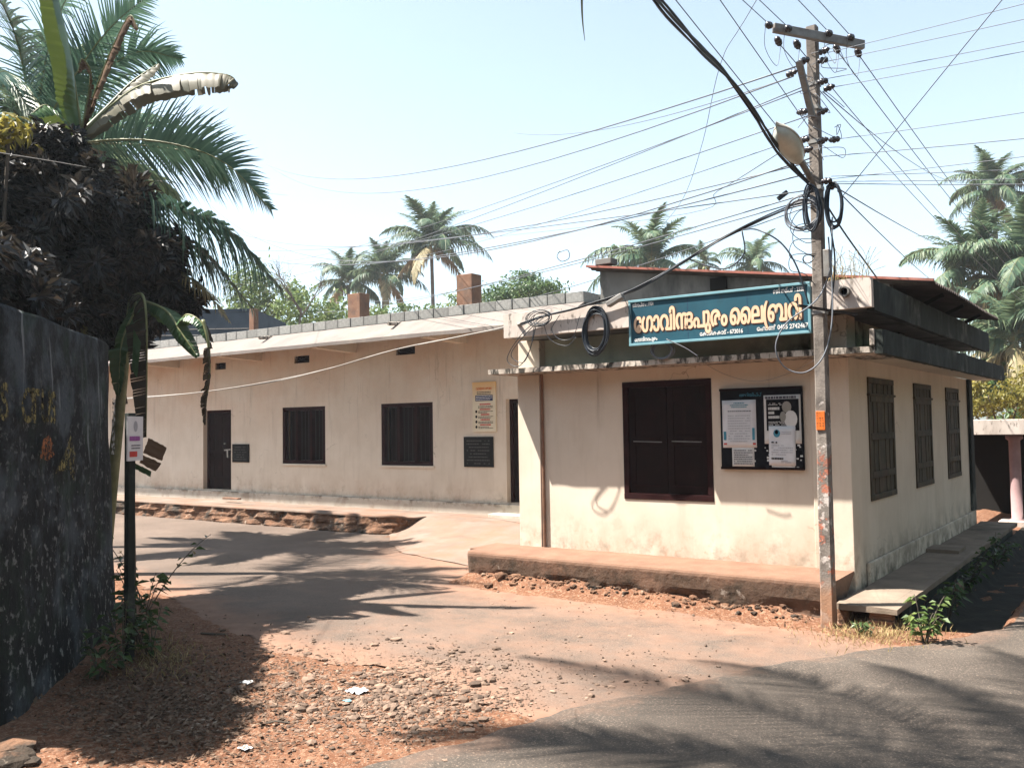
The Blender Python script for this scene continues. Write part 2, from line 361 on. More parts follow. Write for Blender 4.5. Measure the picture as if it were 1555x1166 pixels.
def worn(name, c, thr=.5):
    m, nt, b = newmat(name); co = nt.nodes.new('ShaderNodeTexCoord').outputs['Object']
    col = ramp(nt, tex(nt, co, 14, 8), [(.38, (.012, .016, .018)), (.50, [x*.6 for x in c]), (.7, c)])
    nt.links.new(col, b.inputs['Base Color']); b.inputs['Roughness'].default_value = .95
    b.inputs['Specular IOR Level'].default_value = .1
    nt.links.new(mrange(nt, tex(nt, co, 24, 6), thr-.04, thr+.04), b.inputs['Alpha']); return m
m_wornyellow = worn('worn_yellow_paint', (.26, .22, .09), .49)
m_wornorange = worn('worn_orange_paint', (.34, .13, .05), .48)
m_wornpale = worn('worn_pale_paint', (.34, .35, .33), .50)

# foliage
m_palm = leafm('coconut_leaflet', [(.15, (.020, .065, .048)), (.5, (.045, .105, .068)), (.85, (.11, .18, .12))], .35, .38, spec=.5)
m_palmdry = leafm('dry_coconut_leaflet', [(.15, (.14, .12, .06)), (.5, (.24, .20, .10)), (.85, (.34, .28, .15))], .3, .6)
m_palmfar = leafm('far_coconut_leaflet', [(.15, (.035, .085, .055)), (.5, (.065, .12, .065)), (.85, (.16, .20, .11))], .35, .5)  # lighter greens put distance haze into the leaf colour
m_rachis = plain('palm_rachis', (.20, .21, .09), .5)
m_trunk = surf('palm_trunk', [(.3, (.11, .095, .075)), (.6, (.18, .16, .13)), (.8, (.26, .235, .20))], 5, .95, .6, 12, .02)
m_bark = surf('tree_bark', [(.3, (.09, .075, .06)), (.6, (.16, .135, .11)), (.8, (.24, .21, .18))], 5, .95, .6, 14, .02)
m_banana = leafm('banana_leaf', [(0.1, (0.0297, 0.081, 0.0297)), (0.5, (0.0486, 0.1148, 0.0378)), (0.9, (0.1013, 0.1755, 0.0473))], .2, .36, (.16, .17, .03), spec=.45)
m_bananapale = leafm('pale_banana_leaf', [(0.1, (0.09, 0.09, 0.0562)), (0.5, (0.135, 0.1237, 0.0825)), (0.9, (0.1875, 0.1688, 0.12))], .25, .5)
m_bananadark = leafm('dark_banana_leaf', [(.1, (.022, .05, .02)), (.5, (.035, .075, .028)), (.9, (.06, .10, .04))], .25, .4)
m_deadleaf = leafm('dead_banana_leaf', [(.1, (.065, .038, .024)), (.5, (.13, .08, .05)), (.9, (.21, .14, .09))], .2, .75, spec=.15)
m_deaddark = leafm('dark_dead_leaf', [(.1, (.016, .014, .010)), (.5, (.032, .027, .018)), (.9, (.06, .045, .03))], .1, .8, spec=.15)
m_stem = surf('banana_stem', [(.3, (.14, .15, .07)), (.7, (.28, .27, .14))], 6, .7, .2, 30, .01)
m_hedge = leafm('dark_hedge_leaf', [(.1, (.004, .006, .009)), (.45, (.009, .012, .013)), (.62, (.016, .016, .017)), (.74, (.034, .030, .028)), (.86, (.085, .075, .066)), (.98, (.16, .12, .075))], .10, .42, clump=1.2, spec=.4)  # palest leaf tones put sun glints into the colour
m_green = leafm('green_leaf', [(.15, (.025, .06, .018)), (.5, (.05, .10, .03)), (.85, (.10, .16, .045))], .3, .45)
m_greenlit = leafm('light_green_leaf', [(.15, (.06, .11, .03)), (.5, (.10, .16, .045)), (.85, (.17, .22, .07))], .35, .45)
m_yellowleaf = leafm('yellow_green_leaf', [(0.15, (0.098, 0.098, 0.0175)), (0.5, (0.182, 0.161, 0.028)), (0.85, (0.266, 0.224, 0.049))], .35, .5)
m_weed = leafm('roadside_weed', [(.15, (.02, .045, .014)), (.5, (.045, .085, .025)), (.85, (.10, .15, .05))], .3, .4)
m_litter = leafm('dry_leaf_litter', [(.1, (.035, .024, .017)), (.45, (.09, .055, .036)), (.75, (.17, .115, .08)), (.97, (.38, .32, .26))], .05, .8, spec=.15)
m_stone = surf('loose_gravel', [(0.3, (0.1311, 0.0929, 0.071)), (0.6, (0.2403, 0.1639, 0.1202)), (0.8, (0.3387, 0.2458, 0.1857))], 9, .95, .3, 60, .006, island=.55)
m_strawgrass = leafm('dry_grass', [(.1, (.16, .13, .05)), (.5, (.28, .21, .09)), (.9, (.40, .30, .15))], .2, .7)

# ------------------------------------------------------------------ ground
def poly_y(pts, x):
    if x <= pts[0][0]: return pts[0][1]
    for (x0, y0), (x1, y1) in zip(pts, pts[1:]):
        if x <= x1: return y0 + (y1-y0)*(x-x0)/(x1-x0)
    return pts[-1][1]
SOUTH = [(-60, 12), (-30, 10.0), (-20, 8.8), (-14, 7.7), (-10.5, 6.75), (-7.9, 5.85), (-6.8, 5.55), (-5.9, 5.6), (-5.0, 5.65), (-4.2, 5.4), (-3.4, 5.1), (-2, 5.0)]
NORTH = [(-60, 12.8), (-12.2, 12.8), (-11.2, 11.75), (-10.2, 11.0), (-8.4, 10.5), (-7.7, 9.55), (-7.2, 9.12), (-2.9, 8.95), (-2.2, 8.75), (-1.6, 8.8), (-1.2, 9)]
EAST = [(1.0, -4.95), (2.0, -4.62), (3.98, -3.99), (5.53, -3.61), (7.73, -2.69), (9.2, -1.75), (10., -1.36), (12, -1.36), (40, -1.36)]
def lane_d(x, y):                       # > 0 inside the lane, metres from its edge (roughly)
    return min((y - poly_y(SOUTH, x))*.9, (poly_y(NORTH, x) - y)*.9)
def east_x(y): return poly_y([(a, b) for a, b in EAST], y)
def ground_h(x, y):
    ld = lane_d(x, y); md = x - east_x(y)
    soil = 1 - smooth(-.06, .14, max(ld, md - .05))
    h = -.012
    h += soil*(.022*nz((x, y), 3.1) + .014*nz((x, y), 9.) + .014)
    if -7.9 < x < -2.8 and y > 8.8:
        t = smooth(9.1, 9.45, y)*smooth(-2.85, -3.3, x)*smooth(-7.9, -7.5, x)
        h += t*(lerp(.12, .07, smooth(-6.6, -3.2, x)) + .05*nz((x, y), 4.) + .03*nz((x, y), 11.))
    if x > -2.25 and y > 9.5:
        h -= .28*smooth(-2.2, -2.05, x)*(1-smooth(-1.55, -1.35, x))*smooth(9.6, 10.2, y)
    wx, wy = x + 9.4, y - 4.6
    return h
def axis(lo, hi, step, far):
    a = [lo - f for f in reversed(far)]; n = int(round((hi-lo)/step))
    return a + [lo + (hi-lo)*i/n for i in range(n+1)] + [hi + f for f in far]
FAR = [.5, 1.2, 2.5, 5, 10, 20, 40, 80, 160, 320, 700, 1500]
gx, gy = axis(-12.5, -.8, .06, FAR), axis(2.4, 12.2, .06, FAR)
m_soil, nt, b = newmat('red_soil')
co = nt.nodes.new('ShaderNodeTexCoord').outputs['Object']
col = ramp(nt, tex(nt, co, 2.6, 10), [(0.25, (0.0966, 0.0437, 0.0252)), (0.5, (0.1428, 0.0655, 0.037)), (0.75, (0.1848, 0.0966, 0.0588))])
col = mixc(nt, mrange(nt, tex(nt, co, 26, 8), .5, .66, 0, .8), col, (.29, .175, .115))
col = mixc(nt, mrange(nt, tex(nt, co, 11, 8), .56, .66, 0, .7), col, (.09, .05, .033))
col = mixc(nt, mrange(nt, tex(nt, co, 70, 3), .60, .66, 0, .7), col, (.34, .26, .20))
nt.links.new(col, b.inputs['Base Color']); b.inputs['Roughness'].default_value = .97; b.inputs['Specular IOR Level'].default_value = .12
bp = N(nt, 'Bump', Strength=.8, Distance=.025); nt.links.new(mth(nt, 'ADD', tex(nt, co, 40, 6), tex(nt, co, 9, 6)), bp.inputs['Height']); nt.links.new(bp.outputs[0], b.inputs['Normal'])
g = MB(); g.grid([[(x, y, ground_h(x, y)) for x in gx] for y in gy])
ground = struct(g.build('ground', m_soil, None, True))

def asphalt(name, stops, soilamt, crack=0.):
    m, nt, b = newmat(name)
    co = nt.nodes.new('ShaderNodeTexCoord').outputs['Object']
    col = ramp(nt, tex(nt, co, 1.1, 9), stops)
    col = mixc(nt, mrange(nt, tex(nt, co, 62, 4, .75), .54, .64, 0, .75), col, (.25, .19, .15))
    col = mixc(nt, mrange(nt, tex(nt, co, 70, 4, .75), .57, .66, 0, .8), col, (.028, .025, .023))
    col = mixc(nt, mrange(nt, tex(nt, co, .55, 4, .5), .52, .60, 0, .45), col, [c*.72 for c in stops[0][1]])
    col = mixc(nt, mth(nt, 'MULTIPLY', cracks(nt, co, 1.6, .012, 1.2, .5), .7), col, (.022, .019, .016))
    at_ = nt.nodes.new('ShaderNodeAttribute'); at_.attribute_name = 'dust'
    f = mth(nt, 'ADD', at_.outputs['Fac'], mth(nt, 'MULTIPLY', mth(nt, 'SUBTRACT', tex(nt, co, 2.2, 10, .68), .5), 1.5))
    f = mth(nt, 'ADD', f, mth(nt, 'MULTIPLY', mth(nt, 'SUBTRACT', tex(nt, co, 45, 4, .7), .5), .5))
    soilc = ramp(nt, tex(nt, co, 5, 6), [(0.3, (0.1806, 0.0991, 0.0655)), (0.7, (0.2394, 0.1445, 0.1008))])
    col = mixc(nt, mrange(nt, f, .12, .85, 0, soilamt), col, soilc)
    nt.links.new(col, b.inputs['Base Color']); b.inputs['Roughness'].default_value = .93; b.inputs['Specular IOR Level'].default_value = .2
    bp = N(nt, 'Bump', Strength=.55, Distance=.008); nt.links.new(mth(nt, 'ADD', tex(nt, co, 110, 3, .7), mth(nt, 'MULTIPLY', tex(nt, co, 14, 5), 1.2)), bp.inputs['Height']); nt.links.new(bp.outputs[0], b.inputs['Normal'])
    return m
m_lane = asphalt('dusty_lane_asphalt', [(0.3, (0.0907, 0.0689, 0.0554)), (0.55, (0.126, 0.0941, 0.0756)), (0.8, (0.1638, 0.1226, 0.0991))], .9)
m_main = asphalt('main_road_asphalt', [(0.3, (0.0533, 0.0447, 0.0378)), (0.55, (0.0757, 0.0636, 0.0533)), (0.8, (0.1015, 0.0843, 0.0705))], .75)
def sheet(name, xs, ys, inside, z, m, dust):
    idx = {}; v = []; f = []; d = []
    def vid(i, j):
        if (i, j) not in idx:
            x, y = xs[i], ys[j]; idx[(i, j)] = len(v); v.append((x, y, z(x, y))); d.append(dust(x, y))
        return idx[(i, j)]
    for j in range(len(ys)-1):
        for i in range(len(xs)-1):
            x, y = (xs[i]+xs[i+1])/2, (ys[j]+ys[j+1])/2
            if inside(x, y): f.append((vid(i,j), vid(i+1,j), vid(i+1,j+1), vid(i,j+1)))
    me = bpy.data.meshes.new(name); me.from_pydata(v, [], f); me.materials.append(m)
    a = me.attributes.new('dust', 'FLOAT', 'POINT'); a.data.foreach_set('value', d)
    me.polygons.foreach_set('use_smooth', [True]*len(f))
    return struct(obj(name, me))
def lane_in(x, y):
    return lane_d(x, y) + .16*nz((x, y), 1.7) + .07*nz((x, y), 7.) > -.02 and x < east_x(y) + .35
def lane_dust(x, y):
    d = lane_d(x, y)
    n = smooth(1.3, .0, (poly_y(NORTH, x)-y)) * .75 * smooth(-15, -8, x)
    s_ = smooth(.9, 0, y - poly_y(SOUTH, x)) * .85
    return max(n, s_, .25*smooth(-8.5, -5.5, x)) + .08 - .25*smooth(-9, -13, x)
lx = axis(-12.5, -1.0, .05, [.5, 1.2, 2.5, 5, 10, 20, 40, 80]); ly = axis(5.2, 12.9, .05, [.6, 2])
sheet('lane', lx, ly, lane_in, lambda x, y: .002 + .006*nz((x, y), .8), m_lane, lane_dust)
# main road: rows run along its left edge
rows = []; dust = []
ss = [-30, -15, -6, -2] + [i*.08 for i in range(0, 176)] + [15, 18, 25, 40, 80, 200, 500]
tt = [0, .03, .08, .16, .3, .5, .8, 1.2, 1.8, 2.6, 3.6, 5, 6.4]
for s_ in ss:
    e = east_x(s_) if s_ > 1 else -4.95 + (s_-1)*.33
    e += .10*nz((s_, 3.3), 1.1) + .05*nz((s_, 1.1), 4.) + .03*nz((s_, 1.1), 9.)
    rows.append([(e + t, s_ - .12*t if s_ < 10 else s_, .016 + .05*smooth(0, 2.6, t) - .012*(t == 0) - .008) for t in tt])
    dust += [.75*smooth(.55, 0, t)*(.55 + .7*nz((s_, t), 1.2)) - .16 for t in tt]
g = MB(); g.grid(rows); o = struct(g.build('main_road', m_main, None, True))
a = o.data.attributes.new('dust', 'FLOAT', 'POINT'); a.data.foreach_set('value', dust)

# yard in front of the hall and the worn apron that ramps down to the lane
YARD = .275
def yard_z(x, y):
    n = poly_y(NORTH, x)
    t = smooth(0, 1, (y - n)/max(.3, 13.9 - n))
    return .012 + (YARD-.012)*t + .006*nz((x, y), 2.)
yx = [-60, -40, -30] + [-26 + i*.25 for i in range(0, 53)] + [-12.75 + .06*i for i in range(0, 92)]
rows = []
for k in range(41):
    u = k/40
    rows.append([(x, (lambda y0: y0 + (14.62-y0)*u)(max(poly_y(NORTH, x) - .02 + .06*nz((x, 0), 3.), (13.05 if x < -12.15 else 0))),
                  0) for x in yx])
rows = [[(x, y, YARD if x < -12.6 else yard_z(x, y)) for x, y, _ in r] for r in rows]
g = MB(); g.grid(rows); struct(g.build('yard_apron', m_concrete, None, True))

# ------------------------------------------------------------------ building helpers
def wall_y(mb, x0, x1, z0, z1, ya, yb, ops):
    """wall whose front lies on y = ya, back on y = yb, with openings (xa, xb, za, zb)"""
    xs = sorted({x0, x1, *[v for o in ops for v in o[:2]]}); zs = sorted({z0, z1, *[v for o in ops for v in o[2:]]})
    def solid(i, j):
        if i < 0 or j < 0 or i >= len(xs)-1 or j >= len(zs)-1: return False
        cx, cz = (xs[i]+xs[i+1])/2, (zs[j]+zs[j+1])/2
        return not any(a < cx < b and c < cz < d for a, b, c, d in ops)
    for i in range(len(xs)-1):
        for j in range(len(zs)-1):
            if not solid(i, j): continue
            a, b, c, d = xs[i], xs[i+1], zs[j], zs[j+1]
            mb.q((a,ya,c),(b,ya,c),(b,ya,d),(a,ya,d)); mb.q((b,yb,c),(a,yb,c),(a,yb,d),(b,yb,d))
            if not solid(i-1,j): mb.q((a,yb,c),(a,ya,c),(a,ya,d),(a,yb,d))
            if not solid(i+1,j): mb.q((b,ya,c),(b,yb,c),(b,yb,d),(b,ya,d))
            if not solid(i,j-1): mb.q((a,yb,c),(b,yb,c),(b,ya,c),(a,ya,c))
            if not solid(i,j+1): mb.q((a,ya,d),(b,ya,d),(b,yb,d),(a,yb,d))
def swapxy(mb):                          # turn a front wall into a side wall facing +x
    mb.v = [(-y, x, z) for x, y, z in mb.v]; return mb
def dashes(mb, o, u, v, w, h, rows, rng, fill=.8, thick=.5, centre=False):
    """rows of word-like marks inside a w x h field whose top-left corner is o"""
    for r in range(rows):
        y = h*(r+.5)/rows; t = h/rows*thick
        end = w*(1 if rng.random() < .7 else rng.uniform(.5, .9)); x = 0
        if centre: x = (w-end)/2; end = x+end
        while x < end:
            l = rng.uniform(.03, .11)*w
            if rng.random() < fill:
                a = o + u*x - v*(y-t/2); b_ = o + u*min(x+l, end) - v*(y-t/2)
                c_ = o + u*min(x+l, end) - v*(y+t/2); d_ = o + u*x - v*(y+t/2)
                mb.q(d_, c_, b_, a)
            x += l + .018*w
UX, UZ = Vector((1,0,0)), Vector((0,0,1))
def rect(mb, o, u, v, x0, x1, y0, y1):
    mb.q(o+u*x0-v*y1, o+u*x1-v*y1, o+u*x1-v*y0, o+u*x0-v*y0)

# ------------------------------------------------------------------ the long hall
YL = 14.63
hall = thing('hall_building', 'long low cream hall with sloping sunshade and grey block parapet behind the yard', 'building', (-16, YL, 0))
ops = [(-20.72, -19.54, .528, 2.60), (-17.53, -16.01, 1.236, 2.60), (-14.19, -12.67, 1.236, 2.60), (-10.73, -9.7, .528, 2.60)]
vents = [(-24.0, -23.5, 3.66, 3.84), (-20.20, -19.76, 3.66, 3.84), (-17.09, -16.55, 3.66, 3.84), (-13.73, -13.16, 3.66, 3.84)]
g = MB(); wall_y(g, -34, -8.6, .2, 4.30, YL, YL+.25, ops + vents)
g.box(-8.85, -8.6, YL+.25, 24, .2, 4.30); g.box(-34, -8.85, 23.7, 24, .2, 4.3); g.box(-34, -33.75, YL+.25, 23.7, .2, 4.3)
g.build('wall', m_wall, hall)
for a, b_, c_, d_ in vents:
    g = MB(); g.box(a, b_, YL+.12, YL+.16, c_, d_); o = g.build('vent', m_dark, hall)
    g = MB()
    for k in range(3): g.box(a, b_, YL+.03, YL+.10, c_+.03+k*.05, c_+.045+k*.05)
    g.build('louvre', m_woodframe, o)
g = MB(); g.box(-34, -10.76, YL-.09, YL-.003, .2, .50); g.box(-10.76, -9.2, YL-.09, YL-.003, .2, .50)
g.build('plinth', m_hallplinth, hall, bevel=.012)
g = MB(); g.box(-10.9, -9.2, YL-.42, YL-.093, .2, .335); g.build('doorstep', m_hallplinth, hall, bevel=.015)
def hall_door(x0, x1, latch):
    d = MB(); t = .07
    d.box(x0, x0+t, YL+.12, YL+.24, .528, 2.60); d.box(x1-t, x1, YL+.12, YL+.24, .528, 2.60); d.box(x0+t, x1-t, YL+.12, YL+.24, 2.53, 2.60)
    fr = d.build('door', m_woodframe, hall, bevel=.006)
    n = 6; wv = (x1-x0-2*t)/n
    for k in range(n):
        p = MB(); p.box(x0+t+k*wv+.004, x0+t+(k+1)*wv-.004, YL+.17+.004*(k % 2), YL+.21, .535, 2.525); p.build('plank', m_wood, fr, bevel=.003)
    for z in (.8, 1.5, 2.2):
        p = MB(); p.box(x0+t, x1-t, YL+.15, YL+.169, z-.05, z+.05); p.build('rail', m_wood, fr, bevel=.004)
    if latch:
        p = MB(); p.beam((x0+.72, YL+.14, 1.55), (x0+.98, YL+.14, 1.57), .03, .03); p.beam((x0+.86, YL+.13, 1.57), (x0+.87, YL+.13, 1.36), .045, .03)
        p.lathe((x0+.74, YL+.15, 1.72), [(.02, 0), (.02, .04)], 8, (0,-1,0)); p.build('latch', m_steel, fr)
hall_door(-20.72, -19.54, True); hall_door(-10.73, -9.7, False)
def hall_window(x0, x1, z0, z1):
    d = MB(); t = .085
    d.box(x0, x1, YL+.0, YL+.12, z0, z0+t); d.box(x0, x1, YL+.0, YL+.12, z1-t, z1)
    d.box(x0, x0+t, YL+.003, YL+.12, z0+t, z1-t); d.box(x1-t, x1, YL+.003, YL+.12, z0+t, z1-t)
    mid = (x0+x1)/2
    for k in (1, 2): xm = x0+(x1-x0)*k/3; d.box(xm-.035, xm+.035, YL+.006, YL+.115, z0+t, z1-t)
    fr = d.build('window', m_woodframe, hall, bevel=.006)
    nb = 11
    for k in range(nb):
        xk = x0+t+(x1-x0-2*t)*(k+.5)/nb
        p = MB(); p.tube([(xk, YL+.06, z0+t), (xk, YL+.06, z1-t)], .008, 6); p.build('bar', m_iron, fr)
    p = MB(); p.box(x0+t, x1-t, YL+.17, YL+.20, z0+t, z1-t); p.build('shutter', m_wood, fr)  # dark panel stands in for the unlit inside of the window
    p = MB(); p.box(x0-.04, x1+.04, YL-.035, YL-.003, z0-.05, z0-.004); p.build('sill', m_wall, fr, bevel=.006)
hall_window(-17.53, -16.01, 1.236, 2.60); hall_window(-14.19, -12.67, 1.236, 2.60)
# sloping sunshade, roof slab, brackets
g = MB()
xs = [-34 + i*.4 for i in range(64)]; xs[-1] = -8.6
top = [[(x, lerp(13.40, 14.22, t), lerp(3.93, 4.325, t) + .012*nz((x, t*2), 1.5)) for x in xs] for t in (0, .33, .66, 1)]
g.grid(top)
g.grid([[(x, 13.40, 3.93 + .012*nz((x, 0), 1.5)) for x in xs], [(x, 13.40, 3.855 + .015*nz((x, 7), 3.)) for x in xs]][::-1])
g.grid([[(x, 13.40, 3.855 + .015*nz((x, 7), 3.)) for x in xs], [(x, YL-.003, 4.20) for x in xs]][::-1])
g.q((-8.6, 13.40, 3.855), (-8.6, YL-.003, 4.20), (-8.6, 14.22, 4.325), (-8.6, 13.40, 3.93))
g.build('sunshade', m_chajja, hall)
g = MB(); g.box(-34, -8.6, 14.225, 24, 4.205, 4.335); g.build('roof_slab', m_grey, hall)
for x in (-25.2, -21.78, -18.32, -14.96, -11.71):
    g = MB(); g.prism([(YL-.003, 3.80), (YL-.003, 4.19), (13.46, 3.865), (13.46, 3.845)], 'x', x-.22, x); g.build('bracket', m_wall, hall, bevel=.01)
for x in (-17.4, -13.2):
    g = MB(); g.tube([(x, 14.3, 4.30), (x+.1, 13.75, 4.24)], .04, 8); g.build('spout', m_edge, hall)
bm_ = MB(); bm_.box(-.195, .195, -.09, .09, 0, .2); blk = None
def block(x, y, z, rz, seed):
    global blk
    rn = random.Random(seed)
    if blk is None: blk = bm_.build('block', m_block, hall, bevel=.008); o = blk
    else: o = blk.copy(); C.objects.link(o)
    o.location = (x+rn.uniform(-.004,.004), y+rn.uniform(-.012,.012), z+rn.uniform(-.004,.004)); o.rotation_euler = (0, 0, rz+rn.uniform(-.02,.02))
for k in range(62): block(-8.82-k*.408, 14.33, 4.337, 0, k)
for k in range(14): block(-8.73, 14.65+k*.408, 4.337, math.pi/2, 100+k)
for px, py0, pyt, wd in ((546, 480, 447, .42), (713, 455, 418, .44), (391, 497, 470, .2)):
    p = on(px, pyt, 'y', 15.6)
    g = MB(); g.box(p.x-wd*.5, p.x+wd*.5, 15.4, 15.4+wd*.8, 4.336, p.z); o = g.build('column_stub', m_brick, hall, bevel=.015)

# ------------------------------------------------------------------ the annex
X0, X1, YA, YB, ZB = -7.27, -2.81, 10.25, 18.1, .41
annex = thing('annex_building', 'cream corner annex with flat concrete sunshade, dark shuttered windows and sheet roof', 'building', (-5, 12, 0))
wo = (-5.65, -4.43, 1.10, 2.59)
g = MB(); wall_y(g, X0, X1, -.05, 2.754, YA, YA+.22, [wo]); g.box(X0, X0+.22, YA+.22, YB, -.05, 2.754); g.box(X0+.22, X1-.22, YB-.22, YB, -.05, 2.754)
g.build('front_wall', m_wall, annex)
sw = [(10.99, 12.21, 1.11, 2.56), (13.37, 14.50, 1.11, 2.56), (15.63, 16.72, 1.11, 2.56)]
g = swapxy((lambda m: (wall_y(m, YA+.22, YB, -.05, 2.754, -X1, -X1+.22, sw), m)[1])(MB()))
g.build('side_wall', m_wall_side, annex)
g = MB(); g.box(X1+.003, X1+.045, YA+.45, YB-.55, -.05, .44); g.build('side_plinth', m_wall_side, annex, bevel=.015)
g = MB(); g.box(X0-.004, X0+.36, YA-.05, YA-.003, ZB-.1, 2.752); g.build('pilaster', m_wall, annex, bevel=.008)
g = MB(); g.box(X1-.42, X1+.006, YA-.025, YA-.003, ZB-.1, 2.752); g.build('pilaster', m_wall, annex, bevel=.008)
g = MB(); g.box(X1+.003, X1+.05, YB-.55, YB-.25, .45, 2.75); g.build('pilaster', m_moss, annex, bevel=.008)
g = MB(); g.tube([(X0+.395, YA-.03, ZB), (X0+.385, YA-.03, 2.75)], .022, 8); g.build('downpipe', m_brick, annex)
# front window: frame, two panelled shutters
x0, x1, z0, z1 = wo; t = .075
g = MB(); g.box(x0, x1, YA-.012, YA+.11, z0, z0+t); g.box(x0, x1, YA-.012, YA+.11, z1-t, z1); g.box(x0, x0+t, YA-.009, YA+.11, z0+t, z1-t); g.box(x1-t, x1, YA-.009, YA+.11, z0+t, z1-t)
win = g.build('window', m_woodframe, annex, bevel=.006)
for k in range(2):
    a = x0+t+.004 + k*((x1-x0-2*t)/2); b_ = a + (x1-x0-2*t)/2 - .008; c_, d_ = z0+t+.004, z1-t-.004
    s_ = MB(); r = .085
    s_.box(a, a+r, YA+.02, YA+.055, c_, d_); s_.box(b_-r, b_, YA+.02, YA+.055, c_, d_)
    zm = c_ + (d_-c_)*.49
    for zz, hh in ((c_, .1), (zm-.06, .12), (d_-.1, .1)): s_.box(a+r, b_-r, YA+.02, YA+.055, zz, zz+hh)
    sh = s_.build('shutter', m_wood, win, bevel=.005)
    p = MB(); p.box(a+r, b_-r, YA+.035, YA+.05, c_+.1, d_-.1); p.build('panel', m_wood, win)
    for zz in (zm, c_+.1):
        p = MB(); p.beam((a+.06, YA+.014, zz), (b_-.07, YA+.014, zz-.01), .012, .012); p.build('stay_bar', m_steel if zz == zm else m_woodframe, win)
for a, b_, c_, d_ in sw:                      # side windows: boarded shutters
    fr = MB(); t = .07; xa = X1-.05; xb = X1+.02
    fr.box(xa, xb, a, b_, c_, c_+t); fr.box(xa, xb, a, b_, d_-t, d_); fr.box(xa, xb-.003, a, a+t, c_+t, d_-t); fr.box(xa, xb-.003, b_-t, b_, c_+t, d_-t)
    fr.box(X1-.02, X1+.035, a-.02, b_+.02, d_-.22, d_-.19)
    win = fr.build('window', m_woodgreen, annex, bevel=.006)
    n = 6; wv = (b_-a-2*t)/n
    for k in range(n):
        p = MB(); p.box(X1-.035-.004*(k % 2), X1-.005+.004*((k*7) % 3), a+t+k*wv+.006, a+t+(k+1)*wv-.006, c_+t, d_-t); p.build('board', m_woodgreen, win, bevel=.004)
    for zz in (c_+.3, c_+.75, d_-.25):
        p = MB(); p.box(X1+.006, X1+.022, a+t, b_-t, zz-.04, zz+.04); p.build('ledge', m_woodgreen, win, bevel=.004)
    p = MB(); p.box(X1-.12, X1-.08, a, b_, c_, d_); p.build('backing', m_dark, win)
# lower sunshade slab
def wavy_box(name, x0, x1, y0, y1, z0, z1, m, parent, n=.008, step=.12, front=True):
    g = MB(); xs = [lerp(x0, x1, i/max(1, round((x1-x0)/step))) for i in range(max(1, round((x1-x0)/step))+1)]
    ys = [lerp(y0, y1, i/max(1, round((y1-y0)/step))) for i in range(max(1, round((y1-y0)/step))+1)]
    def w_(x, y, z): return (x + n*nz((x, y, z), 6.), y + n*nz((x, y, z), 6., 5), z + n*nz((x, y, z), 5., 9))
    loop = [(x, y0) for x in xs] + [(x1, y) for y in ys[1:]] + [(x, y1) for x in xs[::-1][1:]] + [(x0, y) for y in ys[::-1][1:-1]]
    a = len(g.v); k = len(loop)
    zz = [z0, (z0+z1)/2, z1]
    for z in zz: g.v += [w_(x, y, z) for x, y in loop]
    for r in range(2):
        for i in range(k): j = (i+1) % k; g.f.append((a+r*k+i, a+r*k+j, a+(r+1)*k+j, a+(r+1)*k+i)); g.m.append(0)
    g.f.append(tuple(a+2*k+i for i in range(k))); g.f.append(tuple(a+i for i in range(k-1, -1, -1))); g.m += [0, 0]
    return g.build(name, m, parent)
wavy_box('sunshade_slab', -7.45, -2.405, 9.76, 10.9, 2.756, 2.82, m_edge, annex)
g = MB(); g.box(-2.81, -2.405, 10.9, 18.45, 2.756, 2.82); g.build('sunshade_slab', m_wall_side, annex)
g = MB(); g.prism([(X1-1.3, 2.745), (X1+.4, 2.745), (X1+.4, 2.7545), (X1-1.3, 2.7545)], 'y', 9.80, 9.81)
wavy_box('sunshade_edge', -2.402, -2.32, 9.752, 18.47, 2.74, 2.99, m_moss, annex, .012)
g = MB(); g.box(-2.45, -2.40, 9.735, 9.79, 2.822, 3.0); g.build('edge_post', m_edge, annex, bevel=.01)
# strip of wall between the two slabs with short columns
g = MB(); g.box(X0+.25, X1-.2, YA+.10, YA+.3, 2.822, 3.23); g.box(X1-.3, X1-.1, YA+.3, 18.0, 2.822, 3.23); g.build('clerestory_strip', m_strip, annex)
g = MB(); g.box(X0, X0+.36, YA-.03, YA+.32, 2.823, 3.228); g.build('short_column', m_wall_side, annex, bevel=.01)
g = MB(); g.box(X1-.40, X1, YA-.03, YA+.32, 2.823, 3.228); g.build('short_column', m_wall_side, annex, bevel=.01)
for yk in (12.8, 15.2, 17.6):
    g = MB(); g.box(X1-.35, X1-.02, yk, yk+.3, 2.823, 3.228); g.build('short_column', m_moss, annex, bevel=.01)
# upper roof slab: fascia pieces
wavy_box('front_fascia', -7.13, -2.98, 9.70, 9.80, 3.23, 3.545, m_fascia, annex, .006)
wavy_box('corner_fascia', -2.976, -2.405, 9.70, 9.80, 3.225, 3.535, m_fascia, annex, .008)
wavy_box('side_fascia', -2.48, -2.40, 9.803, 17.4, 3.20, 3.52, m_moss, annex, .01)
g = MB(); g.box(-7.13, -2.485, 9.803, 17.4, 3.235, 3.33); g.build('roof_slab', m_grey, annex)
g = MB(); g.lathe((-2.66, 9.698, 3.40), [(.055, 0), (.055, .08), (.04, .08), (.04, .01)], 14, (0,-1,0)); g.build('drain_pipe', m_grey, annex)
g = MB(); g.lathe((-2.66, 9.70, 3.40), [(.038, 0), (.038, .03)], 12, (0,-1,0)); g.build('pipe_mouth', m_dark, annex)
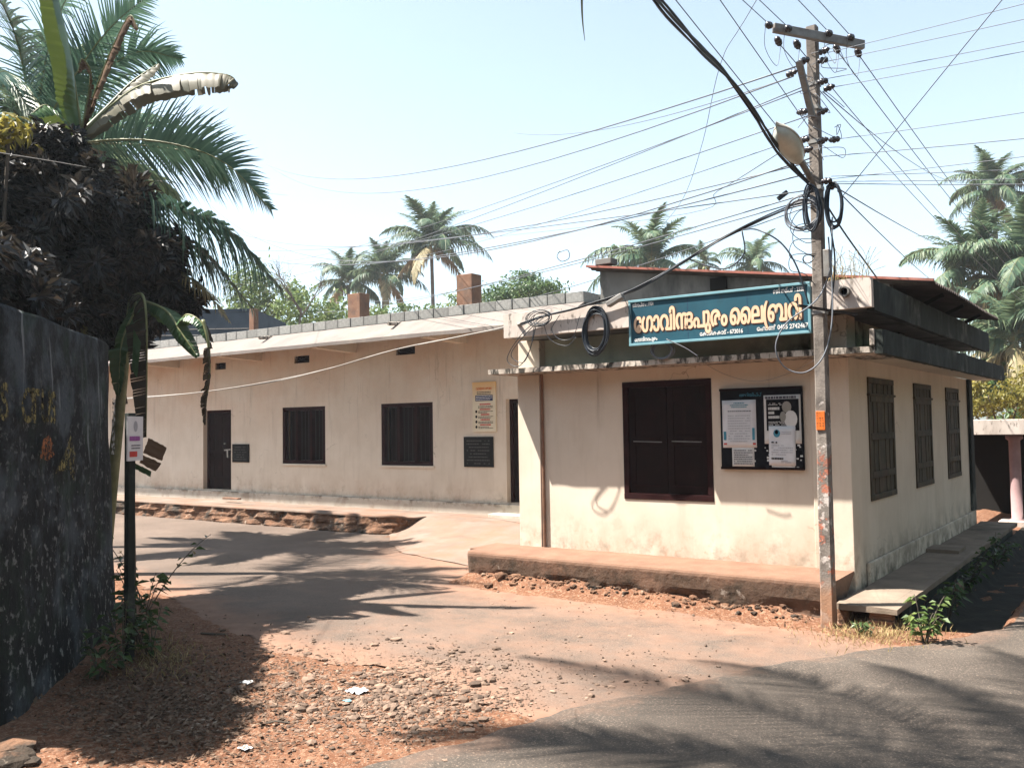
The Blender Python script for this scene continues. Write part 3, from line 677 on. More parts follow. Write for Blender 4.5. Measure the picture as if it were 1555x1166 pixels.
# raised store on the roof under a sloping sheet
def rz(x): return lerp(4.36, 3.66, (x+6.74)/(6.74-2.12))
g = MB(); g.prism([(-6.70, 3.331), (-2.65, 3.331), (-2.65, rz(-2.65)-.03), (-6.70, rz(-6.70)-.03)], 'y', 11.55, 11.75)
g.prism([(-6.70, 3.331), (-6.5, 3.331), (-6.5, rz(-6.5)-.03), (-6.70, rz(-6.70)-.03)], 'y', 11.75, 16.4)
g.build('gable_wall', m_grey, annex)
g = MB(); g.box(-4.95, -4.72, 11.50, 11.548, 3.86, 4.02); g.build('vent', m_dark, annex)
g = MB(); ys = [11.42 + i*.0325 for i in range(156)]
g.grid([[(x, y, rz(x) + .02*math.sin(i*math.pi/2.) + .02*nz((x*.7, y), .9)*(x > -3)) for i, y in enumerate(ys)] for x in (-6.82, -5.5, -4.2, -3.0, -2.4, -2.12)])
g.build('roof_sheet', m_sheet, annex, solid=.012)
g = MB(); g.beam((-6.84, 11.40, rz(-6.84)+.02), (-2.12, 11.40, rz(-2.12)+.022), .05, .03); g.build('sheet_edge', m_rust, annex)
for yk in (12.4, 13.8, 15.2):
    g = MB(); g.beam((-2.7, yk, 3.40), (-2.2, yk, rz(-2.2)-.05), .05, .05); g.build('rafter', m_dark, annex)
for xk in (-6.4, -2.9):
    g = MB(); g.beam((xk, 11.6, rz(xk)-.06), (xk, 16.4, rz(xk)-.06), .06, .06); g.build('purlin', m_dark, annex)
g = MB(); g.box(-6.72, -6.45, 11.44, 11.64, 4.40, 4.49); g.build('loose_brick', m_grey, annex, bevel=.01)
# front plinth with crumbling face
rows = []
n = 150
prof = [(.80, .41), (.5, .407), (.2, .403), (.06, .40), (.02, .392), (.005, .37)] + [(.003*k, .34 - .036*k) for k in range(11)] + [(.06, -.08)]
for k, (dy, zz) in enumerate(prof):
    r = []
    for i in range(n+1):
        x = lerp(-7.72, -2.815, i/n); e = .22*max(0, 1-(i/5.))**2
        yy = 9.45 + dy + e*(k > 2)*.8
        if k > 3:
            lo = smooth(.20, .04, zz); yy += .006*nz((x, zz), 3.) + .003*nz((x, zz), 14.) + lo*(.14*max(0, nz((x, zz*.6), 1.9) + .15) + .06*max(0, nz((x, zz), 7.)))
        r.append((x, min(yy, 10.26), zz - (.10*e if k > 2 else 0) + .006*nz((x, dy), 7.)))
    rows.append(r)
g = MB(); g.grid(rows[::-1])
g.q(*[r[0] for r in rows]); g.q(*[r[-1] for r in rows][::-1])
g.build('front_plinth', m_plinth, annex)
# side walkway over the drain, step slab and pier
walk = thing('drain_walkway', 'narrow concrete walkway slab over the dark drain beside the annex', 'walkway', (-2.5, 13, 0))
wavy_box('slab', -2.76, -2.18, 9.36, 18.2, .155, .21, m_walk, walk, .012)
g = MB(); g.box(-2.42, -2.26, 9.9, 18.2, -.3, .153); g.build('side_wall', m_moss, walk)
rn = random.Random(5)
for i in range(5):
    for j in range(3):
        if (i, j) in ((3, 2),): continue
        g = MB(); a = -2.46 + (j % 2)*.04 ; g.box(a + rn.uniform(-.012, .012) , a+.22, 9.40 + rn.uniform(-.01,.02), 9.52, -.04 + i*.04 - 0, -.005 + i*.04); 
        if j == 0: g.build('brick', m_brick, walk, bevel=.006)
g = MB(); g.box(-2.78, -2.66, 9.42, 9.6, -.05, .152); g.build('pier', m_laterite, walk, bevel=.02)
wavy_box('loose_slab', -2.76, -2.35, 13.6, 14.15, .212, .26, m_walk, walk, .012)

m_ditchshade = surf('ditch_shade_colour', [(.3, (.012, .011, .008)), (.6, (.03, .026, .018)), (.8, (.06, .045, .03))], 5, .9, .6, 20, .02)  # near-black sheet colour puts the annex's shade into the ditch floor
g = MB(); g.grid([[(lerp(-2.24, -1.42, i/12), y, ground_h(lerp(-2.24, -1.42, i/12), y) + .012 + .012*nz((i*.4, y), 3.)) for i in range(13)] for y in [9.75 + k*.12 for k in range(90)]]); struct(g.build('drain_shade_sheet', m_ditchshade, None, True))
# ledge of rubble in front of the yard
ledge = thing('rubble_ledge', 'low laterite rubble ledge with a pale plaster top along the yard edge', 'retaining wall', (-18, 12.8, 0))
def ledge_rows(zs, amp):
    rows = []
    path = [(-34 + i*.16, 12.74) for i in range(134)] + [(-12.6 + .5*math.sin(a), 13.24 - .5*math.cos(a)) for a in [math.pi/2*i/8 for i in range(0, 9)]] + [(-12.1, 13.4), (-12.1, 13.75)]
    for z, off in zs:
        r = []
        for i, (x, y) in enumerate(path):
            nx, ny = (0, -1) if i < 134 else ((math.sin(math.pi/2*min(1, (i-134)/8)), -math.cos(math.pi/2*min(1, (i-134)/8))))
            d = off + amp*(nz((x, y, z*1.5), 3.5) + .7*nz((x, y, z), 9.))
            taper = 1 - .25*smooth(134+4, 144, i)
            r.append((x + nx*d, y + ny*d, z*taper if z > 0 else z))
        rows.append(r)
    return rows
g = MB(); g.grid(ledge_rows(((-.05, .05), (.03, .05), (.08, .02), (.13, .0), (.18, .02), (.23, .0), (.28, -.01), (.33, .0)), .085)); g.build('rubble_face', m_laterite, ledge)
g = MB(); g.grid(ledge_rows(((.325, .0), (.362, .0), (.372, -.04), (.365, -.30), (.28, -.36)), .012)); g.build('plaster_cap', m_concrete, ledge, True)

# ------------------------------------------------------------------ lettering
def text_geo(body, kern=None):
    cu = bpy.data.curves.new('lettering', 'FONT'); cu.body = body; cu.size = 1; cu.resolution_u = 3
    for i, k in (kern or {}).items():
        if i < len(cu.body_format): cu.body_format[i].kerning = k
    o = bpy.data.objects.new('lettering', cu); C.objects.link(o)
    dg = bpy.context.evaluated_depsgraph_get()
    me = bpy.data.meshes.new_from_object(o.evaluated_get(dg))
    v = [(p.co.x, p.co.y) for p in me.vertices]; f = [tuple(p.vertices) for p in me.polygons]
    bpy.data.objects.remove(o); bpy.data.curves.remove(cu); bpy.data.meshes.remove(me)
    return v, f
def text_part(name, body, o, u, v, n, width, size, m, parent, bold=(0, 0), kern=None, lift=.002):
    vs, fs = text_geo(body, kern)
    if not vs: return
    xa, xb = min(p[0] for p in vs), max(p[0] for p in vs); sx = width/(xb-xa) if width else size
    g = MB(); dirs = [(0, 0)]
    if bold[0]: dirs += [(math.cos(a)*bold[0], math.sin(a)*bold[1]) for a in [i*math.pi/4 for i in range(8)]]
    for k, (dx, dy) in enumerate(dirs):
        b0 = len(g.v)
        g.v += [tuple(o + u*((x-xa)*sx + dx) + v*(y*size + dy) + n*(lift + k*.00012)) for x, y in vs]
        g.f += [tuple(b0+i for i in f) for f in fs]; g.m += [0]*len(fs)
    return g.build(name, m, parent)

# the shop-style sign on the annex
NY = Vector((0, -1, 0))
sign = thing('sign_board', 'long teal blue sign board with bold peach lettering in front of the annex fascia', 'sign', (-4, 9.42, 2.97))
SY = 9.655
g = MB(); g.box(-5.187, -3.0352, SY, SY+.02, 3.0106, 3.5242); g.build('panel', m_blue, sign)
g = MB(); a, b_, c_, d_ = -5.2075, -3.0146, 2.9901, 3.5447
g.box(a, b_, SY-.02, SY+.03, d_-.03, d_); g.box(a, b_, SY-.02, SY+.03, c_, c_+.03); g.box(a, a+.03, SY-.018, SY+.03, c_+.03, d_-.03); g.box(b_-.03, b_, SY-.018, SY+.03, c_+.03, d_-.03)
g.build('frame', m_blueframe, sign, bevel=.004)
for x in (-5.0, -4.1, -3.2):
    g = MB(); g.beam((x, SY+.03, 3.40), (x, 9.71, 3.40), .03, .03); g.build('bracket', m_iron, sign)
g = MB()
for x in (-4.44, -3.72): g.box(x-.002, x+.002, SY-.0012, SY-.0002, 3.03, 3.51)
g.build('seam', m_navy, sign)
MAIN = '\u0d47\u0d17\u0d3e\u0d35\u0d3f\u0d28\u0d26\u0d2a\u0d41\u0d30\u0d02 \u0d48\u0d32(\u0d2c\u0d31\u0d3f'
kern = {5: -12, 10: -10, 13: -4}
O_ = Vector((-5.1356, SY, 3.1544))
text_part('lettering_outline', MAIN, O_ + Vector((.008, 0, -.008)), UX, UZ, NY, 2.014, .318, m_brown, sign, (.0165, .016), kern, .0015)
text_part('lettering', MAIN, O_, UX, UZ, NY, 2.014, .318, m_peach, sign, (.008, .0085), kern, .0045)
small = [('\u0d38\u0d4d\u0d25\u0d3e\u0d2a\u0d3f\u0d24\u0d02 : 1954', -5.1562, 3.4626, 0.277, 0.0575),
         ('\u0d30\u0d1c\u0d3f \u0d28\u0d2e\u0d4d\u0d2a\u0d7c : 2328', -3.4203, 3.4523, 0.339, 0.0698),
         ('\u0d47\u0d17\u0d3e\u0d35\u0d3f\u0d28\u0d26\u0d2a\u0d41\u0d30\u0d02', -5.1356, 3.0414, 0.298, 0.0616),
         ('\u0d47\u0d15\u0d3e\u0d34\u0d3f\u0d15\u0d15\u0d3e\u0d1f\u0d4d - 673016', -4.2934, 3.0517, 0.514, 0.0657),
         ('\u0d47\u0d2b\u0d3e\u0d7a 0495 2742467', -3.6155, 3.0569, 0.565, 0.0719)]
for body, x, z, wd, sz in small:
    text_part('small_lettering', body, Vector((x, SY, z)), UX, UZ, NY, wd, sz, m_white, sign, (.0018, .0018))

# notice board and its papers
nb = thing('notice_board', 'square black notice board on the annex wall right of the front window', 'notice board', (-3.81, YA, 1.5))
NBY = YA - .045
g = MB(); g.box(-4.305, -3.32, NBY, YA-.004, 1.50, 2.455); g.build('board', m_inkblack, nb, bevel=.004)
g = MB()
for z in (1.50, 2.425): g.box(-4.31, -3.315, NBY-.008, NBY-.002, z, z+.03)
g.build('frame', m_wood, nb)
text_part('chalk_writing', '\u0d05\u0d31\u0d3f\u0d2f\u0d3f\u0d2a\u0d4d\u0d2a\u0d4d', Vector((-4.06, NBY, 2.355)), UX, UZ, NY, .27, .05, m_inkblue, nb)
rn = random.Random(3)
g = MB()
for k in range(26):
    x = rn.choice((rn.uniform(-3.45, -3.34), rn.uniform(-3.8, -3.72), rn.uniform(-4.28, -3.9))); z = rn.uniform(1.53, 1.82); s_ = rn.uniform(.008, .026)
    rect(g, Vector((x, NBY-.003, z)), UX, UZ, 0, s_*1.5, 0, s_)
g.build('paper_scraps', m_paperw, nb)
def sheet_paper(name, label, x0, x1, z0, z1, lift, m=m_paper, tilt=0., curl=.004, cat='notice'):
    o = Vector((x0, NBY-lift, z1)); u = Vector((math.cos(tilt), 0, math.sin(tilt))); v = Vector((-math.sin(tilt), 0, math.cos(tilt)))
    root = thing(name, label, cat, tuple(o)); g = MB(); wd, ht = x1-x0, z1-z0
    rows = [[o + u*(wd*i/6) - v*(ht*j/8) + NY*(.001+curl*abs(nz((i*.5+x0*9, j*.4), .9))) for i in range(7)] for j in range(9)][::-1]
    g.grid(rows); g.build('sheet', m, root, True, solid=.0008)
    return root, o + NY*(curl+.003), u, v, wd, ht
r_, o, u, v, wd, ht = sheet_paper('paper_notice', 'large white notice with blue heading on left half of black board', -4.275, -3.86, 1.755, 2.315, .006)
g = MB(); dashes(g, o+u*.10-v*.025, u, v, .22, .07, 3, rn, .95, .5, True); g.build('heading', m_inkblue, r_)
g = MB(); dashes(g, o+u*.07-v*.12, u, v, .29, .022, 1, rn, 1, .5, True); g.build('title_line', m_ink, r_)
g = MB(); dashes(g, o+u*.07-v*.17, u, v, .27, .33, 11, rn, .8, .3); g.build('body_text', m_inklight, r_)
g = MB(); rect(g, o, u, v, .012, .045, .37, .47); rect(g, o, u, v, .365, .395, .33, .47); g.build('blue_mark', m_inkblue, r_)
g = MB(); rect(g, o, u, v, .012, .05, .505, .525); rect(g, o, u, v, .37, .405, .505, .525); g.build('red_mark', m_inkred, r_)
r_, o, u, v, wd, ht = sheet_paper('paper_notice', 'small typed sheet below the large notice with blue heading', -4.165, -3.895, 1.535, 1.765, .004, m_paperw)
g = MB(); dashes(g, o+u*.02-v*.03, u, v, .23, .18, 7, rn, .95, .42); g.build('body_text', m_ink, r_)
r_, o, u, v, wd, ht = sheet_paper('poster', 'black and white portrait poster with white border on right half of black board', -3.765, -3.335, 1.80, 2.36, .006, m_paperw)
g = MB(); rect(g, o, u, v, .03, wd-.02, .05, .41); g.build('black_print', m_inkblack, r_)
o2 = o + NY*.001
g = MB(); dashes(g, o2+u*.02-v*.012, u, v, .36, .035, 1, rn, 1, .8); g.build('header_text', m_ink, r_)
g = MB(); dashes(g, o2+u*.055-v*.13, u, v, .13, .15, 3, rn, 1, .62); dashes(g, o2+u*.055-v*.09, u, v, .16, .03, 2, rn, .9, .5); dashes(g, o2+u*.055-v*.30, u, v, .2, .05, 3, rn, .9, .45); g.build('white_text', m_paperw, r_)['kind'] = 'stuff'
def blob(o, u, v, cx, cy, rx, ry, n=16):
    return [o + u*(cx+rx*math.cos(-2*math.pi*i/n)) - v*(cy-ry*math.sin(-2*math.pi*i/n)*-1) for i in range(n)]
g = MB(); g.q(*blob(o2, u, v, .27, .14, .055, .065)); g.build('printed_head', m_skin, r_)
g = MB(); g.q(*blob(o2+NY*.0006, u, v, .315, .28, .075, .10)); g.build('printed_shirt', m_paperw, r_)
g = MB(); g.q(*blob(o2+NY*.0012, u, v, .225, .25, .035, .06)); g.build('printed_arm', m_skin, r_)
r_, o, u, v, wd, ht = sheet_paper('paper_notice', 'white notice with round dark emblem pasted over the portrait poster', -3.71, -3.40, 1.555, 2.005, .014, m_paper, -.015)
g = MB(); g.q(*blob(o, u, v, .095, .085, .04, .045)); g.build('emblem', m_inkblue, r_)
g = MB(); g.q(*blob(o+NY*.001, u, v, .093, .07, .02, .025)); dashes(g, o+u*.03-v*.36, u, v, .25, .025, 1, rn, 1, .8); rect(g, o, u, v, .03, .06, .18, .195); rect(g, o, u, v, .08, .10, .18, .198); g.build('dark_print', m_inkblack, r_)
g = MB(); dashes(g, o+u*.15-v*.06, u, v, .11, .04, 2, rn, 1, .4); dashes(g, o+u*.03-v*.21, u, v, .25, .13, 5, rn, .9, .3); dashes(g, o+u*.14-v*.39, u, v, .12, .035, 2, rn, .9, .5); g.build('body_text', m_inklight, r_)
r_, o, u, v, wd, ht = sheet_paper('paper_strip', 'narrow white paper strip at the bottom right of black board', -3.69, -3.42, 1.505, 1.565, .004, m_paperw, cat='paper')

# plaques and printed board on the hall wall
def plaque(label, x0, x1, z0, z1, rows, seed):
    t = thing('stone_plaque', label, 'plaque', ((x0+x1)/2, YL, z0))
    g = MB(); g.box(x0, x1, YL-.03, YL-.003, z0, z1); g.build('slab', m_black, t, bevel=.004)
    g = MB(); dashes(g, Vector((x0+.08, YL-.0325, z1-.05)), UX, UZ, x1-x0-.16, z1-z0-.09, rows, random.Random(seed), .85, .32, True); g.build('engraving', m_engrave, t)
plaque('black engraved stone plaque below the printed board beside the right doorway', -11.81, -11.05, 1.23, 1.85, 8, 1)
plaque('small black engraved plaque right of the far wooden door', -19.46, -18.80, 1.25, 1.71, 6, 2)
x0, x1, z0, z1 = -11.56, -10.96, 1.95, 2.97
t = thing('printed_board', 'tall cream and orange printed board above the black plaque on hall wall', 'poster board', (-11.26, YL, z0))
g = MB(); g.box(x0, x1, YL-.035, YL-.003, z0, z1); g.build('board', m_yboard, t, bevel=.005)
o = Vector((x0, YL-.0365, z1)); rn = random.Random(8)
text_part('title', '\u0d35\u0d3e\u0d2f\u0d28 \u0d36\u0d3e\u0d32', o+UX*.1-UZ*.16, UX, UZ, NY, .40, .08, m_orange, t, (.002, .002))
g = MB(); rect(g, o, UX, UZ, .08, .53, .27, .39); g.build('navy_band', m_navy, t)
g = MB(); dashes(g, o+UX*.1-UZ*.28+NY*.001, UX, UZ, .42, .10, 3, rn, 1, .4); g.build('band_text', m_paper, t)
g = MB(); dashes(g, o+UX*.12-UZ*.19, UX, UZ, .36, .07, 2, rn, 1, .5, True)
for k in range(5): dashes(g, o+UX*.15-UZ*(.485+k*.105), UX, UZ, .38, .055, 2, rn, 1, .5)
for k in range(1, 5): g.q(*blob(o, UX, UZ, .10, .50+k*.105, .028, .03, 10))
g.build('black_text', m_inkblack, t)['kind'] = 'stuff'
g = MB()
for k in range(5): dashes(g, o+UX*.19-UZ*(.435+k*.105), UX, UZ, .28, .045, 1, rn, 1, .7, True)
g.build('red_text', m_inkred, t)['kind'] = 'stuff'

# ------------------------------------------------------------------ utility pole, lamp
PX, PY_ = -2.80, 9.22
pole = thing('utility_pole', 'tall weathered square concrete electricity pole with crossarm at the road corner', 'utility pole', (PX, PY_, 0))
def pole_at(z): return Vector((PX + .022*z/6.1, PY_, z))
g = MB(); rows = []
zs = [-.3 + i*.1 for i in range(65)]
for z in zs:
    h = lerp(.064, .052, max(0, z)/6.1); c_ = pole_at(z); ch = .012
    ring = [(-h, -h+ch), (-h+ch, -h), (0, -h), (h-ch, -h), (h, -h+ch), (h, 0), (h, h-ch), (h-ch, h), (-h+ch, h), (-h, h-ch), (-h, 0)]
    ring.append(ring[0])
    rows.append([(c_.x + a + .004*nz((a*9, b_*9, z), 3.), c_.y + b_ + .004*nz((a*9, b_*9, z), 3., 4), z) for a, b_ in ring])
g.grid(rows); g.f.append(tuple(len(g.v)-12+i for i in range(11))); g.m.append(0); g.build('post', m_pole, pole)
top = pole_at(6.02)
A_, B_ = spot(1172, 47, 9.0), spot(1308, 73, 9.3)
g = MB(); dsh = (B_-A_).normalized(); sh = Vector((.06, -.09, 0)); g.beam(A_+sh*.6, B_+sh*.6, .05, .09); g.build('crossarm', m_galv, pole, bevel=.005)
def insulator(p, ax, s_=1.):
    g = MB(); g.lathe(p, [(.012*s_, -.06*s_), (.03*s_, -.05*s_), (.038*s_, -.03*s_), (.022*s_, -.012*s_), (.04*s_, .0), (.042*s_, .02*s_), (.024*s_, .035*s_), (.034*s_, .05*s_), (.02*s_, .07*s_), (.012*s_, .08*s_)], 10, ax); return g.build('insulator', m_porc, pole, True)
arm_pts = [spot(1174, 48, 8.98), spot(1203, 53, 9.05), spot(1264, 60, 9.18), spot(1297, 66, 9.25)]
YD = Vector((0, 1, 0))
for p in arm_pts:
    insulator(p + Vector((0, -.12, .02)), (0, 1, .2), .9); insulator(p + Vector((0, .14, -.05)), (0, 1, -.35), .9)
g = MB(); q = spot(1213, 93, 8.95); g.beam(q, pole_at(5.15)+Vector((0, -.08, 0)), .06, .05); g.build('strut', m_galv, pole, bevel=.004)
side_ins = [(1222, 92), (1250, 78), (1250, 92), (1201, 112), (1250, 124), (1258, 134), (1219, 170), (1248, 170), (1222, 212), (1248, 214), (1268, 212), (1225, 228), (1256, 275), (1262, 284)]
for k, (a, b_) in enumerate(side_ins): insulator(spot(a, b_, 9.0 + .04*(k % 3)), (1, -.2, .1) if k % 2 else (-1, .2, .1), .85)
for z in (3.15, 4.42, 4.9, 5.25, 5.5):
    c_ = pole_at(z); h = lerp(.064, .052, z/6.1)+.006
    g = MB(); g.box(c_.x-h, c_.x+h, c_.y-h, c_.y+h, z-.02, z+.02); g.build('band', m_galv, pole)
c_ = pole_at(2.06)
g = MB(); g.box(c_.x-.05, c_.x+.04, c_.y-.075, c_.y-.064, 1.96, 2.15); pl = g.build('number_plate', m_orange, pole, bevel=.004)
g = MB()
for i in range(3):
    for j in range(7): rect(g, Vector((c_.x-.042+i*.028, c_.y-.0765, 2.14-j*.026)), UX, UZ, 0, .015, 0, .012)
g.build('plate_marks', m_wornorange, pl)
q = spot(1212, 464, 8.95); q2 = spot(1300, 478, 9.05)
g = MB(); g.beam(q, q2, .05, .02); g.build('side_bracket', m_iron, pole)
g = MB(); c_ = pole_at(3.62); g.box(c_.x+.058, c_.x+.12, c_.y-.05, c_.y+.05, 3.50, 3.78); g.build('junction_box', m_galv, pole, bevel=.006)

lamp = thing('street_lamp', 'grey street lamp with cloudy oval cover on an arm of the concrete pole', 'street lamp', tuple(spot(1232, 272, 9.0)))
la, lb = spot(1213, 240, 8.75), spot(1178, 187, 8.35)
g = MB(); g.tube([spot(1236, 285, 9.1), spot(1226, 262, 8.95), spot(1212, 238, 8.75)], .032, 8); g.build('arm', m_galv, lamp, True)
ld_ = (lb-la).normalized(); ls = ld_.cross(Vector((0,0,1))).normalized(); lu = ls.cross(ld_)
def shell(n0, n1, k, hgt, wid):
    rows = []
    for i in range(13):
        t = i/12; w_ = wid*(math.sin(math.pi*min(1, .18+t*.9))**.6)*(.55+.5*t); p = lerp(la, lb, t)
        rows.append([p + ls*(math.cos(a)*w_) + lu*(math.sin(a)*hgt*(math.sin(math.pi*min(1, .12+t*.86))**.5)) for a in [n0+(n1-n0)*j/10 for j in range(11)]])
    return rows
g = MB(); g.grid(shell(0, math.pi, 0, .075, .155)); g.build('housing', m_lampbody, lamp, True, solid=.006)
g = MB(); g.grid(shell(math.pi, 2*math.pi, 0, .13, .150)); g.build('cover', m_lampglass, lamp, True)

# ------------------------------------------------------------------ wires
def sagwire(a, b, sag, n=14):
    a, b = Vector(a), Vector(b)
    return [lerp(a, b, i/n) - Vector((0, 0, sag*4*(i/n)*(1-i/n))) for i in range(n+1)]
def wire(pts, r, label, m=None, name='overhead_wire', group=None, n=5, cat='wire'):
    g = MB(); g.tube(pts, r*(.72 if name == 'overhead_wire' else 1), n); return tag(g.build(name, m or m_cable2, None, True), label, cat, group)
ORD = ['topmost', 'second from top', 'third from top', 'fourth from top', 'fifth from top', 'sixth from top', 'seventh from top', 'eighth from top', 'ninth from top', 'tenth from top', 'eleventh from top', 'twelfth from top', 'second lowest', 'lowest']
G1 = 'main conductors along the road'
for p, L1 in zip(arm_pts, ('leftmost', 'inner left', 'inner right', 'rightmost')):
    wire(sagwire(p + Vector((0, -.2, .03)), (p.x-.05, -7, 6.45 + (p.z-5.9)), .25), .006, L1 + ' crossarm conductor coming overhead toward the viewer', group=G1)
    wire(sagwire(p + Vector((0, .22, -.07)), (p.x+.15, 50, 6.3), .9, 24), .007, L1 + ' crossarm conductor running away behind the annex', group=G1)
    a = p + Vector((0, -.2, .03)); b_ = p + Vector((0, .22, -.07))
    wire(catmull([a, lerp(a, b_, .3)+Vector((-.06, 0, -.17)), lerp(a, b_, .8)+Vector((-.02, 0, -.25)), b_], 6), .004, L1 + ' looped jumper wire under the pole crossarm', group='jumper wires')
G2 = 'low conductors along the road'
for a, b_, e, L2 in (((1100, 5), (1233, 200), 7.6, 'upper straight wire slanting overhead to the pole above the lamp'), ((1030, 0), (1236, 262), 7.0, 'lower straight wire slanting overhead to the pole behind the lamp')):
    p, q = spot(a[0], a[1], e), spot(b_[0], b_[1], 9.1)
    wire(sagwire(q + (p-q)*6, q, .05), .006, L2, group=G2)
G3, L3 = 'wires running left from the pole', ' of the thin wires running left from the concrete pole'
for i_, (x1, y1, x2, y2, d2, sg, r) in enumerate(sorted((
    (1222, 97, 405, 250, 40, .9, .012), (1205, 116, 410, 253, 40, 1.2, .010), (1225, 130, 330, 432, 48, .6, .008), (1228, 134, 355, 400, 48, .6, .008),
    (1228, 176, 400, 400, 45, .5, .008), (1228, 205, 520, 402, 45, .4, .007), (1232, 240, 300, 291, 38, 1.9, .011), (1232, 246, 300, 326, 38, 1.1, .009),
    (1233, 262, 330, 372, 38, .9, .011), (1235, 288, 330, 378, 40, .3, .009), (1236, 291, 480, 474, 36, .3, .010), (1236, 300, 540, 458, 36, .3, .009), (1238, 310, 580, 484, 33, .4, .008),
    (1202, 117, 780, 202, 22, .25, .007)), key=lambda t: t[1])):
    wire(sagwire(spot(x1, y1, 9.1), spot(x2, y2, d2), sg, 24), r, ORD[i_] + L3, group=G3)
wire(catmull([spot(-20, 229, 7.3), spot(120, 252, 10), spot(250, 276, 15), spot(437, 297, 28)], 8), .006, 'thin wire passing in front of the dark hedge', m_cable3)
G4, L4 = 'wires running right from the pole', ' of the thin wires running right from the concrete pole'
for i_, (x1, y1, x2, y2, d2, sg, r) in enumerate(sorted((
    (1250, 82, 1600, -20, 7.6, .03, .005), (1250, 95, 1600, 5, 7.6, .03, .005), (1255, 120, 1600, 40, 7.7, .03, .005), (1258, 134, 1600, 55, 7.7, .03, .005),
    (1268, 212, 1600, 140, 7.8, .05, .005), (1250, 238, 1600, 192, 7.8, .03, .006), (1262, 268, 1600, 246, 8, .02, .005), (1262, 276, 1600, 262, 8, .02, .005),
    (1264, 279, 1600, 266, 8, .03, .006), (1262, 272, 1600, 218, 7.8, .03, .005), (1250, 140, 1470, 262, 30, .5, .008), (1278, 300, 1530, -10, 7.2, .0, .006),
    (1270, 285, 1470, 375, 40, .3, .010), (1272, 290, 1450, 440, 40, .3, .010)), key=lambda t: t[1])):
    a, b_ = spot(x1, y1, 9.1), spot(x2, y2, d2); b_ = a + (b_-a)*(4.5 if d2 < 9 else 1.25)
    wire(sagwire(a, b_, sg*(4 if d2 < 9 else 1)), r, ORD[i_] + L4, group=G4)
wire(catmull([spot(1152, -5, 9) + (spot(1152, -5, 9) - spot(1095, 95, 11))*4, spot(1152, -5, 9), spot(1095, 95, 11), spot(1067, 216, 13), spot(1038, 300, 15), spot(1000, 350, 17)], 6), .006, 'thin slanting wire hanging down from the upper sky above the annex roof')
wire(catmull([spot(1195, 225, 8.9), spot(1090, 290, 13), spot(1010, 330, 18), spot(700, 365, 34)], 8), .008, 'slack wire drooping left from below the street lamp')
wire(catmull([spot(847, 384, 14), spot(862, 380, 14), spot(864, 392, 14), spot(853, 397, 14), spot(846, 390, 14), spot(850, 381, 14)], 6), .006, 'small loose wire ring hanging in the sky above the hall roof', name='wire_ring')

rn = random.Random(11)
def strands(path, n, rad, r, label, name, m=None, turns=3., cat='cable', group=None, seed=1):
    """a bundle: one thing whose strands are parts"""
    pts = catmull(path, 8); t_ = thing(name, label, cat, tuple(pts[0]), group); rr = random.Random(seed)
    for k in range(n):
        ph = 2*math.pi*k/n + rr.random(); tw = turns*rr.uniform(.6, 1.2); out = []
        for i, p in enumerate(pts):
            d = (pts[min(i+1, len(pts)-1)] - pts[max(i-1, 0)]).normalized(); a = d.cross(Vector((0,0,1))).normalized(); b_ = a.cross(d)
            an = ph + tw*2*math.pi*i/len(pts); q = rad*(.75+.3*math.sin(i*.35+k))
            out.append(p + a*(math.cos(an)*q) + b_*(math.sin(an)*q))
        g = MB(); g.tube(out, r*rr.uniform(.8, 1.2), 5); g.build('strand', m or m_cable, t_, True)
    return t_
strands([spot(1010, 15, 6.3) + (spot(970, -45, 5.7) - spot(1010, 15, 6.3))*12, spot(1010, 15, 6.3) + (spot(970, -45, 5.7) - spot(1010, 15, 6.3))*4, spot(970, -45, 5.7), spot(1010, 15, 6.3), spot(1060, 72, 7.0), spot(1105, 118, 7.6), spot(1150, 180, 8.1), spot(1180, 226, 8.5), spot(1212, 260, 8.85), spot(1238, 288, 9.0)], 8, .026, .0085, 'thick twisted bundle of black cables coming down past the street lamp', 'cable_bundle', turns=1.4)
F_ = lambda px, py, y=9.64: on(px, py, 'y', y)
strands([spot(1240, 305, 9.05), spot(1190, 318, 9.3), F_(1130, 345), F_(1060, 385), F_(990, 427), F_(945, 446), F_(885, 464), F_(830, 478), F_(790, 492)], 5, .02, .0085, 'black cable bundle strung along the annex fascia from the pole', 'cable_bundle', turns=1.5, seed=4)
strands([F_(790, 492), spot(760, 499, 13.2), spot(700, 510, 15), spot(600, 531, 17.6), spot(500, 560, 19.2), spot(420, 578, 20.2), spot(300, 596, 21.5), spot(180, 606, 23)], 2, .012, .012, 'thin pair of cables looping along the shaded hall wall', 'cable_bundle', m_cable3, turns=2, seed=6)
def coil(label, name, c_, rx, rz, n, jit, r, seed, m=None, slant=0.):
    t_ = thing(name, label, 'cable coil', tuple(c_)); rr = random.Random(seed)
    for k in range(n):
        ax, az = rx*rr.uniform(1-jit, 1+jit), rz*rr.uniform(1-jit, 1+jit); dx, dz, dy = rr.uniform(-.02, .02), rr.uniform(-.02, .025), rr.uniform(-.025, .015)
        pts = [c_ + Vector((dx + ax*math.cos(a) + slant*math.sin(a)*az, dy + .012*math.sin(2*a+k), dz + az*math.sin(a))) for a in [2*math.pi*i/28 for i in range(29)]]
        g = MB(); g.tube(pts, r, 5, False); g.build('loop', m or m_cable, t_, True)
    return t_
coil('big black cable coil hanging in front of the annex fascia', 'cable_coil', F_(905, 503, 9.675), .165, .265, 22, .12, .008, 2, slant=.04)
coil('small grey cable coil hanging under the sign board', 'cable_coil', F_(1005, 533, 9.73), .135, .098, 7, .10, .007, 3, m_cable2)
coil('thin wire loops tangled at the left end of annex fascia', 'cable_coil', F_(820, 484, 9.62), .19, .085, 6, .35, .005, 9)
